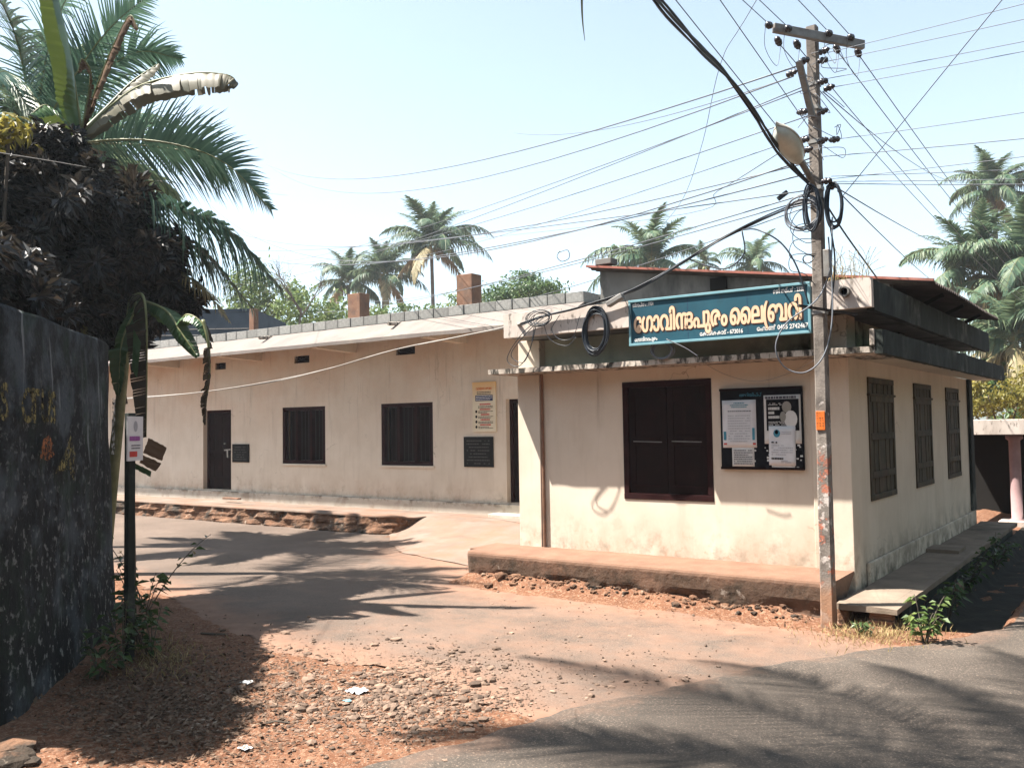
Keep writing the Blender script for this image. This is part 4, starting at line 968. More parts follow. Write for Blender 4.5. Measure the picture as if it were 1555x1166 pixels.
coil('round cable coil tied to the left side of the pole', 'cable_coil', spot(1218, 325, 8.98), .165, .165, 4, .07, .009, 5, m_cable2)
coil('long cable loop hanging from the right side of the pole', 'cable_coil', spot(1266, 312, 9.0), .07, .21, 5, .18, .010, 6)
coil('narrow black cable loop against the pole below the lamp arm', 'cable_coil', spot(1233, 315, 8.93), .07, .22, 5, .2, .009, 12)
coil('small wire ring low on the left of the pole', 'cable_coil', spot(1227, 391, 9.0), .055, .045, 2, .1, .005, 7)
def cable(lbl, pts, r, m=None, n=8): return wire(catmull(pts, n), r, lbl, m or m_cable, 'hanging_cable', cat='cable')
cable('wide grey cable loop hanging in front of pole and sign corner', [spot(1264, 330, 9.0), spot(1262, 400, 8.9), F_(1250, 440, 9.08), spot(1232, 463, 8.85), spot(1195, 490, 8.9), spot(1178, 525, 8.9), spot(1190, 556, 8.9), spot(1220, 566, 8.85), spot(1248, 545, 8.82), spot(1262, 500, 8.85), spot(1264, 440, 8.9), spot(1258, 360, 8.95)], .008, m_cable2)
cable('black cable arching from the fascia bundle to the pole bracket', [F_(1128, 349), spot(1150, 349, 9.3), spot(1185, 368, 9.1), spot(1210, 405, 9.0), spot(1228, 462, 8.95)], .009)
cable('black cable sagging between the fascia bundle and the roof edge', [F_(1127, 350), F_(1130, 385), F_(1105, 407), F_(1075, 404), F_(1045, 393)], .009)
cable('black cable running from the pole down to the annex roof corner', [spot(1248, 300, 9.05), spot(1280, 350, 9.6), spot(1312, 395, 10.4), spot(1345, 440, 11.5)], .010)
cable('two-stage drop cable beside the pole above the roof corner', [spot(1252, 300, 9.05), spot(1262, 350, 9.1), spot(1268, 400, 9.15), spot(1262, 470, 9.15)], .009)
for k, q in enumerate((((820, 482), (790, 510), (770, 545), (788, 556), (805, 530), (812, 490)), ((828, 480), (800, 505), (776, 538), (795, 550), (808, 520), (815, 488)))):
    cable(('outer', 'inner')[k] + ' drooping cable loop at the left corner of the annex slab', [F_(a, b_, 9.62) for a, b_ in q], .0055)
for k, q in enumerate((((850, 478), (838, 500), (850, 515), (870, 512), (880, 480)), ((825, 490), (835, 515), (860, 525), (875, 512)), ((945, 447), (955, 470), (960, 500)))):
    cable(('thin wire curl left of the big cable coil', 'slack thin wire under the left cable loops', 'thin wire hanging beside the sign board edge')[k], [F_(a, b_, 9.62) for a, b_ in q], .0045)
cable('pair of grey cables from the small coil to the slab edge', [F_(1012, 515, 9.6), F_(1040, 528, 9.62), F_(1060, 541, 9.66)], .006, m_cable2)
cable('thin pale wire sagging across the annex wall above the notice board', [F_(1052, 541, 9.74), on(1100, 568, 'y', 10.18), on(1150, 579, 'y', 10.18), on(1200, 566, 'y', 10.18), F_(1240, 545, 9.7)], .004, m_cable3)
for k in range(5):
    x = rn.uniform(-6, 6)
    cable(('uppermost', 'second', 'third', 'fourth', 'lowest')[k] + ' kinked stray wire sticking out of the pole tangle', [spot(1240, 290+k*24, 8.98), spot(1215-k*3, 300+k*22, 8.95), spot(1200+x, 330+k*20, 8.95), spot(1222, 352+k*16, 8.95), spot(1238, 345+k*22, 8.98)], .004)
CU_ = (('highest', 1262, 82), ('second highest', 1270, 100), ('third', 1225, 120), ('fourth', 1262, 150), ('fifth', 1228, 185), ('sixth', 1255, 196), ('seventh', 1228, 232), ('lowest', 1262, 232))
for nm_, px, py in CU_:
    q = [spot(px + rn.uniform(-22, 22), py + rn.uniform(-14, 22), 9.0 + rn.uniform(-.1, .1)) for _ in range(5)]
    cable(nm_ + ' thin curled tie wire on the upper half of the pole', [pole_at(2.04 + (648-py)/1368*9.1) + Vector((0, -.06, 0))] + q, .0035, m_cable2)
g = MB(); g.beam(spot(1182, 302, 9.6), spot(1195, 292, 9.6), .07, .05); tag(g.build('cable_box', m_cable, None, bevel=.006), 'small dark splice box hanging on a wire left of the pole', 'splice box')
g = MB(); g.beam(F_(923, 463, 9.55), F_(946, 449, 9.55), .09, .07); tag(g.build('cable_box', m_galv, None, bevel=.012), 'grey box added on the cable bundle right of the big coil', 'splice box')  # box added over a dark wedge of shaded wall

# ------------------------------------------------------------------ mossy boundary wall on the left
bw = thing('boundary_wall', 'tall black mossy boundary wall with rounded corner and faded paint at left', 'wall', tuple(lat(-4, 8)))
path = [(-9, 5.6), (-6, 5.85), (-4.35, 6.0), (-3.9, 6.12), (-3.72, 6.4), (-3.72, 6.7)] + [(lerp(-3.72, -4.22, i/14), lerp(6.7, 9.3, i/14)) for i in range(1, 15)] + [(-4.32, 9.62), (-4.55, 9.9), (-4.95, 10.1), (-6, 10.45), (-9, 11.2), (-14, 12.2)]
path = catmull([lat(a, b_) for a, b_ in path], 5)
rows = []
WT = 3.0
for z, off in [(-.1, .10), (.2, .09), (.5, .075), (.8, .06), (1.1, .05), (1.4, .04), (1.7, .03), (2.0, .02), (2.3, .015), (2.6, .01), (2.85, 0), (2.97, 0), (WT, -.015), (WT+.005, -.10), (WT, -.20), (2.9, -.22)]:
    r = []
    for i, p in enumerate(path):
        d = (path[min(i+1, len(path)-1)] - path[max(i-1, 0)]).normalized(); n_ = Vector((d.y, -d.x, 0))
        q = p + n_*(off + (.025*nz((p.x, p.y, z), 2.) + .012*nz((p.x, p.y, z), 8.) if z < 2.99 else 0)); r.append((q.x, q.y, z + (.02*nz((p.x, p.y), 1.3) if z > 2.8 else 0)))
    rows.append(r)
g = MB(); g.grid(rows); g.build('masonry', m_wallblack, bw, True)
def onwall(px, py, lift=.012):              # where a pixel ray meets the wall's long face
    a, b_ = lat(-3.72, 6.7), lat(-4.22, 9.3); d = (b_-a).normalized(); n_ = Vector((d.y, -d.x, 0)); r = ray(px, py)
    t = (a + n_*.06 - ORG).dot(n_)/r.dot(n_); return ORG + r*t + n_*lift, d, n_
for body, px, py, hh in (('S', -2, 636, .30), ('O', 30, 640, .30), ('T', 43, 640, .30), ('U', 60, 640, .30), ('S', 74, 642, .30)):
    p, d, n_ = onwall(px, py); text_part('faded_letter', body, p, d, UZ, n_, None, .36, m_wornyellow, bw, (.012, .012))
for m, q in ((m_wornorange, ((58, 695), (62, 668), (72, 660), (78, 675), (80, 690), (70, 700))), (m_wornyellow, ((80, 720), (95, 690), (105, 660), (112, 690), (110, 730), (100, 712))), (m_wornpale, ((167, 690), (168, 605), (173, 603), (172, 690)))):
    g = MB(); g.q(*[onwall(a, b_, .014)[0] for a, b_ in q][::-1]); g.build('paint_patch', m, bw)

# ------------------------------------------------------------------ vegetation
def frond_mesh(mb, pts, n, L, W, hang_, rng, spread=1., vee=.25, segs=2, taper0=.35, roll=0.):
    """rachis through pts (dense list); leaflets on both sides; material 0 leaf, 1 rachis"""
    k = len(pts); mb.k = 1
    mb.tube(pts, [lerp(.022, .004, i/(k-1))*max(.6, L) for i in range(k)], 4, False); mb.k = 0
    for i in range(n):
        t = .10 + .90*(i+.5)/n; x = t*(k-1); j = min(int(x), k-2); p = lerp(pts[j], pts[j+1], x-j); tan = (pts[j+1]-pts[j]).normalized()
        sd = tan.cross(Vector((0,0,1)))
        sd = sd.normalized() if sd.length > .05 else Vector((1,0,0))
        up = sd.cross(tan); sd, up = sd*math.cos(roll) + up*math.sin(roll), up*math.cos(roll) - sd*math.sin(roll)
        prof = L*(taper0 + (1-taper0)*math.sin(math.pi*min(1, t*1.05)**.75))*(1 if t < .8 else lerp(1, .45, (t-.8)/.2))
        fw = lerp(.35, 1.1, t)
        for s_ in (-1, 1):
            if rng.random() < .04: continue
            l = prof*rng.uniform(.82, 1.1); d = (sd*(s_*spread) + tan*fw + up*(vee*rng.uniform(.4, 1.3))).normalized()
            h = hang_*rng.uniform(.7, 1.3); b0 = len(mb.v); q = p
            wv = tan.cross(d).cross(d); wv = (tan - d*tan.dot(d)); wv = wv.normalized() if wv.length > .05 else up
            for c_ in range(segs+1):
                u = c_/segs; dd = (d*(1-h*u) + Vector((0,0,-1))*(h*u*1.2)).normalized()
                if c_: q = q + dd*(l/segs)
                wd = W*(1-u)**.7*.5 + .001
                if c_ < segs: mb.v += [tuple(q - wv*wd), tuple(q + wv*wd)]
                else: mb.v.append(tuple(q))
            for c_ in range(segs):
                a = b0+2*c_
                mb.f.append((a, a+1, a+3, a+2) if c_ < segs-1 else (a, a+1, a+2)); mb.m.append(0)
def arc_pts(L, e0, droop, n=14):              # along +x, starting at elevation e0 and bending down
    p = Vector((0,0,0)); out = [p.copy()]
    for i in range(n):
        e = e0 - droop*((i+1)/n)**1.4; p = p + Vector((math.cos(e), 0, math.sin(e)))*(L/n); out.append(p.copy())
    return out
FR = {}
def proto(kind):
    if kind not in FR:
        rr = random.Random(hash(kind) % 1000 if False else len(FR)*7+3); g = MB()
        e0, dr, hg = {'up': (1.3, 1.1, .35), 'mid': (.8, 1.7, .6), 'low': (.2, 1.45, .85), 'dry': (-.5, .9, .95)}[kind[0]]
        frond_mesh(g, arc_pts(4.0, e0, dr), 60 if kind[1] else 50, 1.15, .12, hg, rr, segs=2)
        me = bpy.data.meshes.new('frond'); me.from_pydata(g.v, [], g.f)
        me.materials.append({'dry': m_palmdry}.get(kind[0], m_palmfar)); me.materials.append(m_rachis)
        me.polygons.foreach_set('material_index', g.m); FR[kind] = me
    return FR[kind]
def palm(name, label, crown, trunk_base, scale, nf, seed, group, yaw0=0., dry=2, trunk_r=.16, low=True):
    rr = random.Random(seed); t_ = thing(name, label, 'palm tree', tuple(trunk_base), group)
    mid = lerp(trunk_base, crown, .5) + Vector((rr.uniform(-.5,.5), rr.uniform(-.5,.5), 0))
    pts = bez(trunk_base, mid, crown - Vector((0,0,.25*scale)), 18)
    g = MB(); g.tube(pts, [trunk_r*(1.35 if i == 0 else (1.0 - .3*i/18)) * (1.06 if i % 2 else .97) for i in range(19)], 8); g.build('trunk', m_trunk, t_, True)
    for k in range(nf):
        u = k/max(1, nf-1); kind = 'up' if u < .3 else ('mid' if u < .65 else 'low')
        if k >= nf-dry: kind = 'dry'
        o = obj('frond', proto((kind, (k + seed) % 2)), t_); o.matrix_parent_inverse = Matrix.Identity(4)
        s_ = scale*rr.uniform(.82, 1.12)*(.85 if kind == 'up' else 1); o.scale = (s_, s_*rr.uniform(.9, 1.1), s_)
        o.location = (crown - Vector(trunk_base)) + Vector((0, 0, rr.uniform(-.1, .1)))
        o.rotation_euler = (rr.uniform(-.25, .25), rr.uniform(-.22, .22), yaw0 + k*2.39996 + rr.uniform(-.25, .25))
    for k in range(7):
        g = MB(); a = k*2*math.pi/7 + rr.random(); c_ = crown + Vector((math.cos(a)*.32, math.sin(a)*.32, -.38 - .12*(k % 2)))*1.0
        g.lathe(c_, [(.02, .14), (.09, .10), (.125, 0), (.10, -.09), (.03, -.14)], 7); g.build('coconut', m_rachis, t_, True)
    return t_
GP = 'coconut palms beyond the roofs'
for px, py, d, sc_, nf, lbl, dry in (
    (655, 372, 62, 1.15, 26, 'tallest coconut palm rising behind the hall roof near the middle', 3), (583, 418, 64, .98, 20, 'coconut palm close behind and left of the tall palm', 2),
    (528, 428, 66, .95, 18, 'leftmost small coconut palm above the hall parapet', 1), (990, 398, 52, 1.12, 18, 'coconut palm with upright fronds behind the annex gable', 2),
    (1146, 402, 60, .8, 13, 'small coconut palm tip showing left of the pole behind the annex', 0), (1508, 292, 52, .85, 26, 'high coconut palm crown against the sky at far right', 2),
    (1478, 412, 40, .98, 26, 'lower bushy coconut palm right behind the annex roof', 4), (1570, 455, 38, 1.0, 24, 'coconut palm at the right picture edge behind the annex', 4), (1068, 398, 58, .45, 9, 'young palm top peeping over the gable right of the upright palm', 0)):
    cr = spot(px, py, d); palm('coconut_palm', lbl, cr, Vector((cr.x + .6, cr.y - .4, 0)), sc_, nf, int(px), GP, dry=dry)
cr = spot(1560, 400, 37); palm('coconut_palm', 'palm crown half cut by the right picture edge', cr, Vector((cr.x, cr.y, 0)), .95, 20, 57, GP, dry=4)
cr = spot(1540, 520, 33); palm('coconut_palm', 'low drooping palm behind the annex eave at the right edge', cr, Vector((cr.x, cr.y, 0)), .9, 18, 63, GP, dry=5)
cr = spot(1512, 520, 36); palm('coconut_palm', 'drooping grey-green palm low behind the annex eave', cr, Vector((cr.x, cr.y, 0)), .75, 16, 31, GP, dry=5)

def tree(name, label, base, clumps, n, size, m, seed, trunk_r=.2, cat='tree', group=None, narrow=.5):
    rr = random.Random(seed); t_ = thing(name, label, cat, tuple(base), group); base = Vector(base)
    ctr = sum((Vector(c) for c, _ in clumps), Vector())/len(clumps); fork = lerp(base, ctr, .55)
    g = MB(); g.tube(bez(base, lerp(base, fork, .5)+Vector((.1, .1, 0)), fork, 8), [lerp(trunk_r, trunk_r*.6, i/8) for i in range(9)], 7)
    for c, r in clumps: g.tube(bez(fork, lerp(fork, Vector(c), .5)+Vector((0, 0, -.2)), c, 6), [lerp(trunk_r*.55, .02, i/6) for i in range(7)], 5)
    g.build('trunk', m_bark, t_, True)
    tot = sum(r[0]*r[1]*r[2] for _, r in clumps) ; g = MB()
    for c, r in clumps:
        c = Vector(c); sub = [(Vector((rr.gauss(0,1), rr.gauss(0,1), rr.gauss(0,1))).normalized()*rr.uniform(.45, 1.05), rr.uniform(.22, .42)) for _ in range(16)]
        for _ in range(int(n*r[0]*r[1]*r[2]/tot)):
            sc_, sr = rr.choice(sub); q = sc_ + Vector((rr.gauss(0,1), rr.gauss(0,1), rr.gauss(0,1)))*sr*.6
            p = c + Vector((q.x*r[0], q.y*r[1], q.z*r[2])); out = (q.normalized() + Vector((rr.gauss(0,.6), rr.gauss(0,.6), rr.gauss(.3,.6)))).normalized()
            d = out.cross(Vector((rr.gauss(0,1), rr.gauss(0,1), rr.gauss(0,1)))) + Vector((0,0,-.3)); l = size*rr.uniform(.7, 1.4)
            g.leaf(p, d, out, l, l*narrow, .15)
    g.build('crown', m, t_); return t_
def around(px, py, d, r): return (tuple(spot(px, py, d)), r)
GT = 'trees beyond the roofs'
tree('leafy_tree', 'round bright green tree top above the hall parapet near the annex', (*spot(790, 500, 48).xy, 0), [around(800, 448, 48, (1.9, 1.9, 1.0)), around(770, 455, 49, (1.6, 1.6, .8)), around(830, 452, 49, (1.0, 1.0, .8))], 5200, .22, m_green, 1, group=GT)
tree('leafy_tree', 'low green bushy tree behind the left part of the hall roof', (*spot(480, 520, 46).xy, 0), [around(470, 475, 46, (2.0, 2, 1.2)), around(430, 470, 47, (1.6, 1.6, 1.6)), around(520, 478, 46, (1.4, 1.4, 1.0)), around(385, 455, 48, (1.8, 1.8, 2.0)), around(600, 478, 50, (2.4, 1.5, .9)), around(690, 470, 50, (2.2, 1.5, .8))], 7000, .24, m_greenlit, 2, group=GT)
tree('flowering_shrub', 'yellow-green shrub behind the annex above the white porch edge', (*spot(1520, 660, 25).xy, 0), [around(1500, 600, 25, (.75, .8, .55)), around(1545, 612, 25, (.8, .8, .5)), around(1475, 622, 25, (.5, .6, .4)), around(1590, 590, 26, (1, .9, .8))], 3400, .13, m_yellowleaf, 3, .08, 'shrub')
tree('leafy_tree', 'dark dense tree filling the gap behind the annex eave at right', (*spot(1560, 650, 34).xy, 0), [around(1535, 560, 36, (1.3, 1.3, 1.1)), around(1560, 590, 34, (1.8, 1.8, 1.0)), around(1500, 575, 36, (1.0, 1.0, .7))], 4500, .25, m_green, 4, group=GT)
tree('leafy_tree', 'shady tree behind the porch pillar at the right edge', (*spot(1560, 760, 30).xy, 0), [around(1530, 700, 30, (1.5, 1.2, 1.4)), around(1600, 690, 30, (1.8, 1.4, 1.8)), around(1500, 760, 29, (1.0, 1, .6))], 5000, .22, m_green, 14, group=GT)
# leafless tree
bt = thing('bare_tree', 'pale leafless twiggy tree behind the hall left of the palms', 'tree', (*spot(455, 520, 44).xy, 0))
rr = random.Random(21); g = MB()
def twig(p, d, l, r, dep):
    q = p + d*l; g.tube([p, lerp(p, q, .5) + Vector((rr.gauss(0,.04), rr.gauss(0,.04), 0))*l, q], [r, r*.8, r*.6], 4, False)
    if dep == 0: return
    for _ in range(3 if dep > 1 else 2):
        e = (d + Vector((rr.gauss(0,.5), rr.gauss(0,.5), rr.gauss(.12,.35)))).normalized(); twig(lerp(p, q, rr.uniform(.55, 1)), e, l*rr.uniform(.6, .85), r*.58, dep-1)
b0 = Vector((*spot(455, 520, 44).xy, 0)); twig(b0, Vector((0, 0, 1)), 6.4, .12, 0); twig(b0 + Vector((0,0,6.3)), Vector((.1, 0, 1)).normalized(), 1.7, .075, 5)
g.build('branches', m_bark, bt)

# the palm leaning over the left side
def frondpx(pts, parent, n=64, L=.85, W=.05, hang_=.5, seed=0, m=None, spread=1., vee=.25, segs=3, roll=0.):
    P = catmull([spot(*p) for p in pts], 6); g = MB(); frond_mesh(g, P, n, L, W, hang_, random.Random(seed), spread, vee, segs, roll=roll)
    return g.build('frond', [m or m_palm, m_rachis], parent)
cr = spot(55, 215, 13.2)
np_ = thing('coconut_palm', 'near coconut palm with long fronds hanging over the hedge at left', 'palm tree', (cr.x, cr.y, 0), GP)
g = MB(); g.tube(bez((cr.x-.3, cr.y, 0), (cr.x-.1, cr.y+.1, 3), cr, 20), [.19 - .004*i + .008*(i % 2) for i in range(21)], 9); g.build('trunk', m_trunk, np_, True)
NF = [([(60, 225, 13.2), (150, 218, 12.9), (230, 222, 12.6), (300, 236, 12.4), (345, 275, 12.3)], 84, 1.1, .35, 1.0),
      ([(60, 225, 13.2), (180, 212, 12.6), (270, 220, 12.2), (345, 250, 12.0), (412, 318, 11.8)], 96, .95, .22, 1.0),
      ([(60, 240, 13.2), (170, 290, 12.4), (270, 318, 12.0), (345, 350, 11.8), (428, 440, 11.7)], 120, 1.25, .85, .6),
      ([(60, 240, 13.2), (150, 310, 12.6), (240, 350, 12.3), (310, 385, 12.2), (385, 470, 12.1)], 100, 1.1, .85, .5),
      ([(55, 210, 13.2), (110, 120, 13), (165, 45, 12.8), (235, -15, 12.6)], 76, .8, .2, .9),
      ([(58, 212, 13.2), (130, 135, 13.3), (205, 80, 13.4), (275, 90, 13.5)], 76, .8, .35, 1.0),
      ([(50, 210, 13.2), (35, 100, 13), (10, 20, 12.5), (-30, -40, 12)], 70, 1.0, .3, .8),
      ([(50, 210, 13.2), (10, 130, 12.8), (-40, 90, 12.3), (-110, 90, 12)], 70, 1.0, .4, .8),
      ([(50, 215, 13.2), (70, 90, 13), (95, 10, 13.2), (140, -60, 13.4)], 70, 1.0, .3, .6),
      ([(50, 218, 13.2), (-10, 190, 12.6), (-60, 200, 12.2), (-130, 260, 12)], 70, 1.0, .6, .8),
      ([(55, 218, 13.2), (30, 150, 12.2), (10, 110, 11.2), (-20, 120, 10.2)], 64, .85, .5, .5),
      ([(60, 230, 13.2), (110, 260, 13.9), (180, 330, 14.6), (215, 430, 15)], 64, .9, .8, .5),
      ([(60, 225, 13.2), (130, 190, 14.2), (210, 200, 15.4), (275, 260, 16.2)], 64, .9, .5, .8)]
for i, (pts, n, L, hg, rl) in enumerate(NF): frondpx(pts, np_, n if i in (2, 3) else int(n*.85), L, .05 if i in (2, 3) else .036, hg, 40+i, roll=rl)
frondpx([(205, 400, 12.5), (260, 408, 12), (310, 440, 11.8), (348, 488, 11.7)], np_, 34, .42, .035, .5, 77, m_palmdry)

palm('coconut_palm', 'coconut palm mostly hidden behind the hedge and the near palm', lat(-8.3, 16.2, 6.9), lat(-8.8, 16.4), .78, 20, 91, GP, dry=2)
# the tall palm outside the frame whose fronds shade the road
tb = lat(-5.9, 4.1); cr = lat(-3.1, 4.6, 10.4)
tp = thing('coconut_palm', 'tall coconut palm left of the viewer shading the road, one dry leaflet dangling at top', 'palm tree', tuple(tb), GP)
g = MB(); g.tube(bez(tb, lat(-5.4, 4.3, 5.5), cr, 22), [.2 - .004*i + .008*(i % 2) for i in range(23)], 9); g.build('trunk', m_trunk, tp, True)
rr = random.Random(9)
for k in range(19):
    a = k*2.39996; e0 = lerp(1.2, -.3, k/18); L = 4.3*rr.uniform(.9, 1.1)
    pts = [cr + Vector((p.x*math.cos(a), p.x*math.sin(a), p.z)) for p in arc_pts(L, e0, 1.4, 14)]
    g = MB(); frond_mesh(g, pts, 44, .9, .055, .5, rr, segs=2); g.build('frond', [m_palm, m_rachis], tp)
g = MB(); p = spot(883, -60, 6.4); g.tube(catmull([cr, lerp(cr, p, .5) + Vector((0, 0, 1.2)), p + Vector((0, 0, .6)), p, spot(884, 20, 6.4), spot(888, 62, 6.38)], 6), [.016]*18 + [lerp(.013, .002, i/12) for i in range(13)], 4); g.build('dangling_leaflet', m_rachis, tp)

# banana plants
def banana_leaf(parent, pts, wid, m, seed, tears=.12, fold=.35, curl=0., name='leaf', n=90, drop=(1., 1.), sidev=None, sides=(-1, 1)):
    P = catmull([spot(*p) if isinstance(p, tuple) else p for p in pts], 8); rr = random.Random(seed); k = len(P); g = MB()
    def at_(t): x = t*(k-1); j = min(int(x), k-2); return lerp(P[j], P[j+1], x-j), (P[j+1]-P[j]).normalized()
    g.k = 1; g.tube(P, [lerp(.022, .004, i/(k-1)) for i in range(k)], 5); g.k = 0
    for s_ in sides:
        i = 0; ph = rr.random()*9
        while i < n:
            m_ = max(1, min(n-i, int(rr.expovariate(1.)/max(.02, tears)*.95)+1)); jl = rr.uniform(-.18, .18)*(tears > .2); rows = []
            for q in range(m_+1):
                t = (i+q)/n; t = min(t, .999); p, tan = at_(t); sd = (Vector(sidev) if sidev else tan.cross(Vector((0,0,1))))
                sd = sd - tan*sd.dot(tan); sd = sd.normalized() if sd.length > .05 else Vector((1,0,0)); up = sd.cross(tan)
                if up.z < 0: up = -up
                w_ = wid*(math.sin(math.pi*min(1., .06+t*.93))**.55)*.5*(1 + .06*nz((t*14+ph, s_), 1.))
                e = (.04 if (q == m_ and tears > .05) else 0)
                row = []
                for c_ in range(4):
                    u = c_/3; f_ = fold*drop[0 if s_ < 0 else 1] + jl
                    row.append(p + (sd*s_*math.cos(f_ + curl*u) - up*math.sin(f_ + curl*u))*(w_*u) + tan*(u*w_*.25 - e*u*w_) + up*(.02*nz((t*30, u*2+ph), 1.) + .006*math.sin(t*170)*u))
                rows.append(row)
            g.grid(rows); i += m_
    return g.build(name, [m, m_rachis], parent, True)
b0 = spot(125, 700, 10.92); b0.z = 0; bs = spot(124, 205, 10.92)
ba = thing('banana_plant', 'banana plant above the hedge with tall green and drooping pale leaves', 'banana plant', tuple(b0))
g = MB(); g.tube(bez(b0, lerp(b0, bs, .5), bs, 10), [.12 - .0075*i for i in range(11)], 8); g.build('stem', m_stem, ba, True)
banana_leaf(ba, [(124, 205, 10.92), (115, 140, 10.87), (104, 70, 10.7), (88, 0, 10.46), (72, -70, 10.23)], .56, m_banana, 1, .05, .75, .5, drop=(1.2, .7))
banana_leaf(ba, [(125, 205, 10.92), (165, 165, 10.81), (215, 130, 10.7), (290, 112, 10.58), (345, 114, 10.52), (362, 128, 10.52)], .53, m_bananapale, 2, .22, .9, .4, drop=(1.15, .75))
banana_leaf(ba, [(125, 200, 10.98), (160, 165, 11.15), (200, 125, 11.38), (240, 97, 11.61)], .35, m_bananapale, 3, .2, .6, .3)
banana_leaf(ba, [(124, 200, 10.92), (145, 140, 10.81), (168, 80, 10.7), (196, 25, 10.58), (210, 45, 10.52)], .23, m_deadleaf, 4, .5, 1.0, .6)
banana_leaf(ba, [(124, 205, 10.92), (138, 120, 10.7), (125, 90, 10.58), (118, 110, 10.52)], .18, m_deadleaf, 5, .5, 1.1, .6)
banana_leaf(ba, [(122, 210, 10.92), (95, 180, 10.7), (70, 160, 10.46), (45, 175, 10.23)], .39, m_banana, 6, .1, .5, .3)
banana_leaf(ba, [(122, 210, 10.92), (80, 190, 11.38), (40, 130, 11.85), (10, 110, 12.19)], .46, m_bananadark, 16, .1, .5, .3)
b1 = spot(150, 800, 10.8); b1.z = 0; bs = spot(200, 455, 10.6)
bb = thing('banana_plant', 'second banana plant at wall end with dead leaves hanging before the hall', 'banana plant', tuple(b1))
g = MB(); g.tube(bez(b1, lerp(b1, bs, .5), bs, 10), [.10 - .006*i for i in range(11)], 8); g.build('stem', m_stem, bb, True)
SV = tuple(_R)
banana_leaf(bb, [(202, 452, 10.6), (250, 470, 10.3), (275, 505, 10.1), (300, 542, 10.0)], .24, m_bananadark, 7, .08, .4, .2, sidev=SV)
banana_leaf(bb, [(202, 450, 10.6), (262, 488, 10.3), (285, 478, 10.1), (306, 490, 10.0), (318, 520, 9.95)], .20, m_banana, 8, .1, .5, .3)
banana_leaf(bb, [(308, 486, 10.0), (316, 520, 9.95), (318, 570, 9.95), (313, 610, 9.95), (312, 645, 9.95)], .24, m_deaddark, 9, .35, .9, .5, 'dead_leaf', sidev=SV)
banana_leaf(bb, [(202, 450, 10.6), (216, 448, 10.3), (222, 480, 10.2), (223, 560, 10.2), (222, 664, 10.2)], .44, m_deaddark, 10, .45, .25, .3, 'dead_leaf', sidev=SV, sides=(-1,))
def patch(q, m, seed, nm='dead_leaf', d=10.1):
    c4 = [spot(x, y, d) for x, y in q]; g = MB(); n = 10
    g.grid([[lerp(lerp(c4[0], c4[1], i/n), lerp(c4[3], c4[2], i/n), j/n) + _F*(.02*nz((i*.1, j), 1., seed)) + Vector((0, 0, .012*nz((i, j*.6), .7, seed))) for i in range(n+1)] for j in range(n+1)]); return g.build(nm, m, bb, True)
patch(((226, 664), (253, 679), (246, 700), (217, 688)), m_deadleaf, 1); patch(((216, 691), (245, 703), (237, 716), (212, 702)), m_deadleaf, 2)
patch(((203, 500), (214, 520), (208, 575), (200, 560)), m_bananadark, 3, 'leaf'); patch(((204, 702), (230, 716), (228, 724), (205, 712)), m_bananadark, 4, 'leaf')
banana_leaf(bb, [(202, 450, 10.6), (205, 470, 10.4), (185, 520, 10.3), (180, 600, 10.3)], .3, m_bananadark, 12, .1, .4, .2, sidev=SV)

# dark hedge behind the boundary wall
hd = thing('hedge', 'dense dark croton hedge growing behind the mossy boundary wall', 'hedge', tuple(lat(-5, 8.5)))
rr = random.Random(17); g = MB()
HB = [(-20, 345, 7.9, .85, .60), (50, 335, 8.2, .72, .52), (60, 410, 8.0, .8, .5), (-30, 420, 7.7, .8, .5), (125, 300, 8.7, .52, .42), (150, 360, 8.8, .62, .62), (130, 440, 8.7, .65, .42), (205, 340, 9.2, .45, .50), (215, 420, 9.3, .5, .55), (245, 400, 9.6, .36, .45), (272, 440, 9.9, .24, .30), (245, 470, 9.8, .34, .26), (290, 462, 10.1, .14, .14), (180, 480, 9.4, .5, .3), (75, 262, 8.5, .42, .22), (10, 262, 8.3, .46, .24), (30, 455, 7.5, .5, .25), (90, 470, 8.2, .5, .25), (150, 500, 9.1, .45, .22)]
HB += [(lerp(-4.25, -4.75, i/9), lerp(6.0, 9.0, i/9), None, .25, .20) for i in range(10)]
for (px, py, d, rx, rz_) in HB:
    if d is None: c_ = lat(px, py, 3.30); px = 0
    else:
        d2 = lerp(10.3, 12.2, max(0, min(1, px/300))); rx *= d2/d; rz_ *= d2/d; d = d2; c_ = spot(px, py, d)
    sub = []
    if px > 100: c_ = spot(px - 20, py, d); rx *= .74; rz_ *= .85
    for _ in range(int(30*rx) + 8):
        q = Vector((rr.gauss(0,1), rr.gauss(0,1), rr.gauss(0,1))).normalized()*rr.uniform(.3, 1.02)
        sub.append((c_ + Vector((q.x*rx, q.y*rx, q.z*rz_)), rr.uniform(.11, .27), q))
    for c2, r2, q0 in sub:                       # every shoot is a tuft of leaves round a short twig
        ax = (q0 + Vector((rr.gauss(0,.4), rr.gauss(0,.4), rr.uniform(.2, .9)))).normalized()
        for _ in range(int(1050*r2)):
            t = rr.uniform(-.8, 1.4); out = Vector((rr.gauss(0,1), rr.gauss(0,1), rr.gauss(0,1))); out = (out - ax*out.dot(ax)).normalized()
            p = c2 + ax*(t*r2*1.1) + out*(r2*rr.uniform(.05, .8)*(1.15-.45*max(0, t))); l = rr.uniform(.08, .18)
            dd = out + ax*rr.uniform(-.1, 1.1) + Vector((0, 0, -.25)); nn = (ax + Vector((rr.gauss(0,.4), rr.gauss(0,.4), rr.gauss(0,.4)))).normalized()
            g.leaf(p, dd, nn, l, l*rr.uniform(.32, .5), .25)
g.build('foliage', m_hedge, hd)
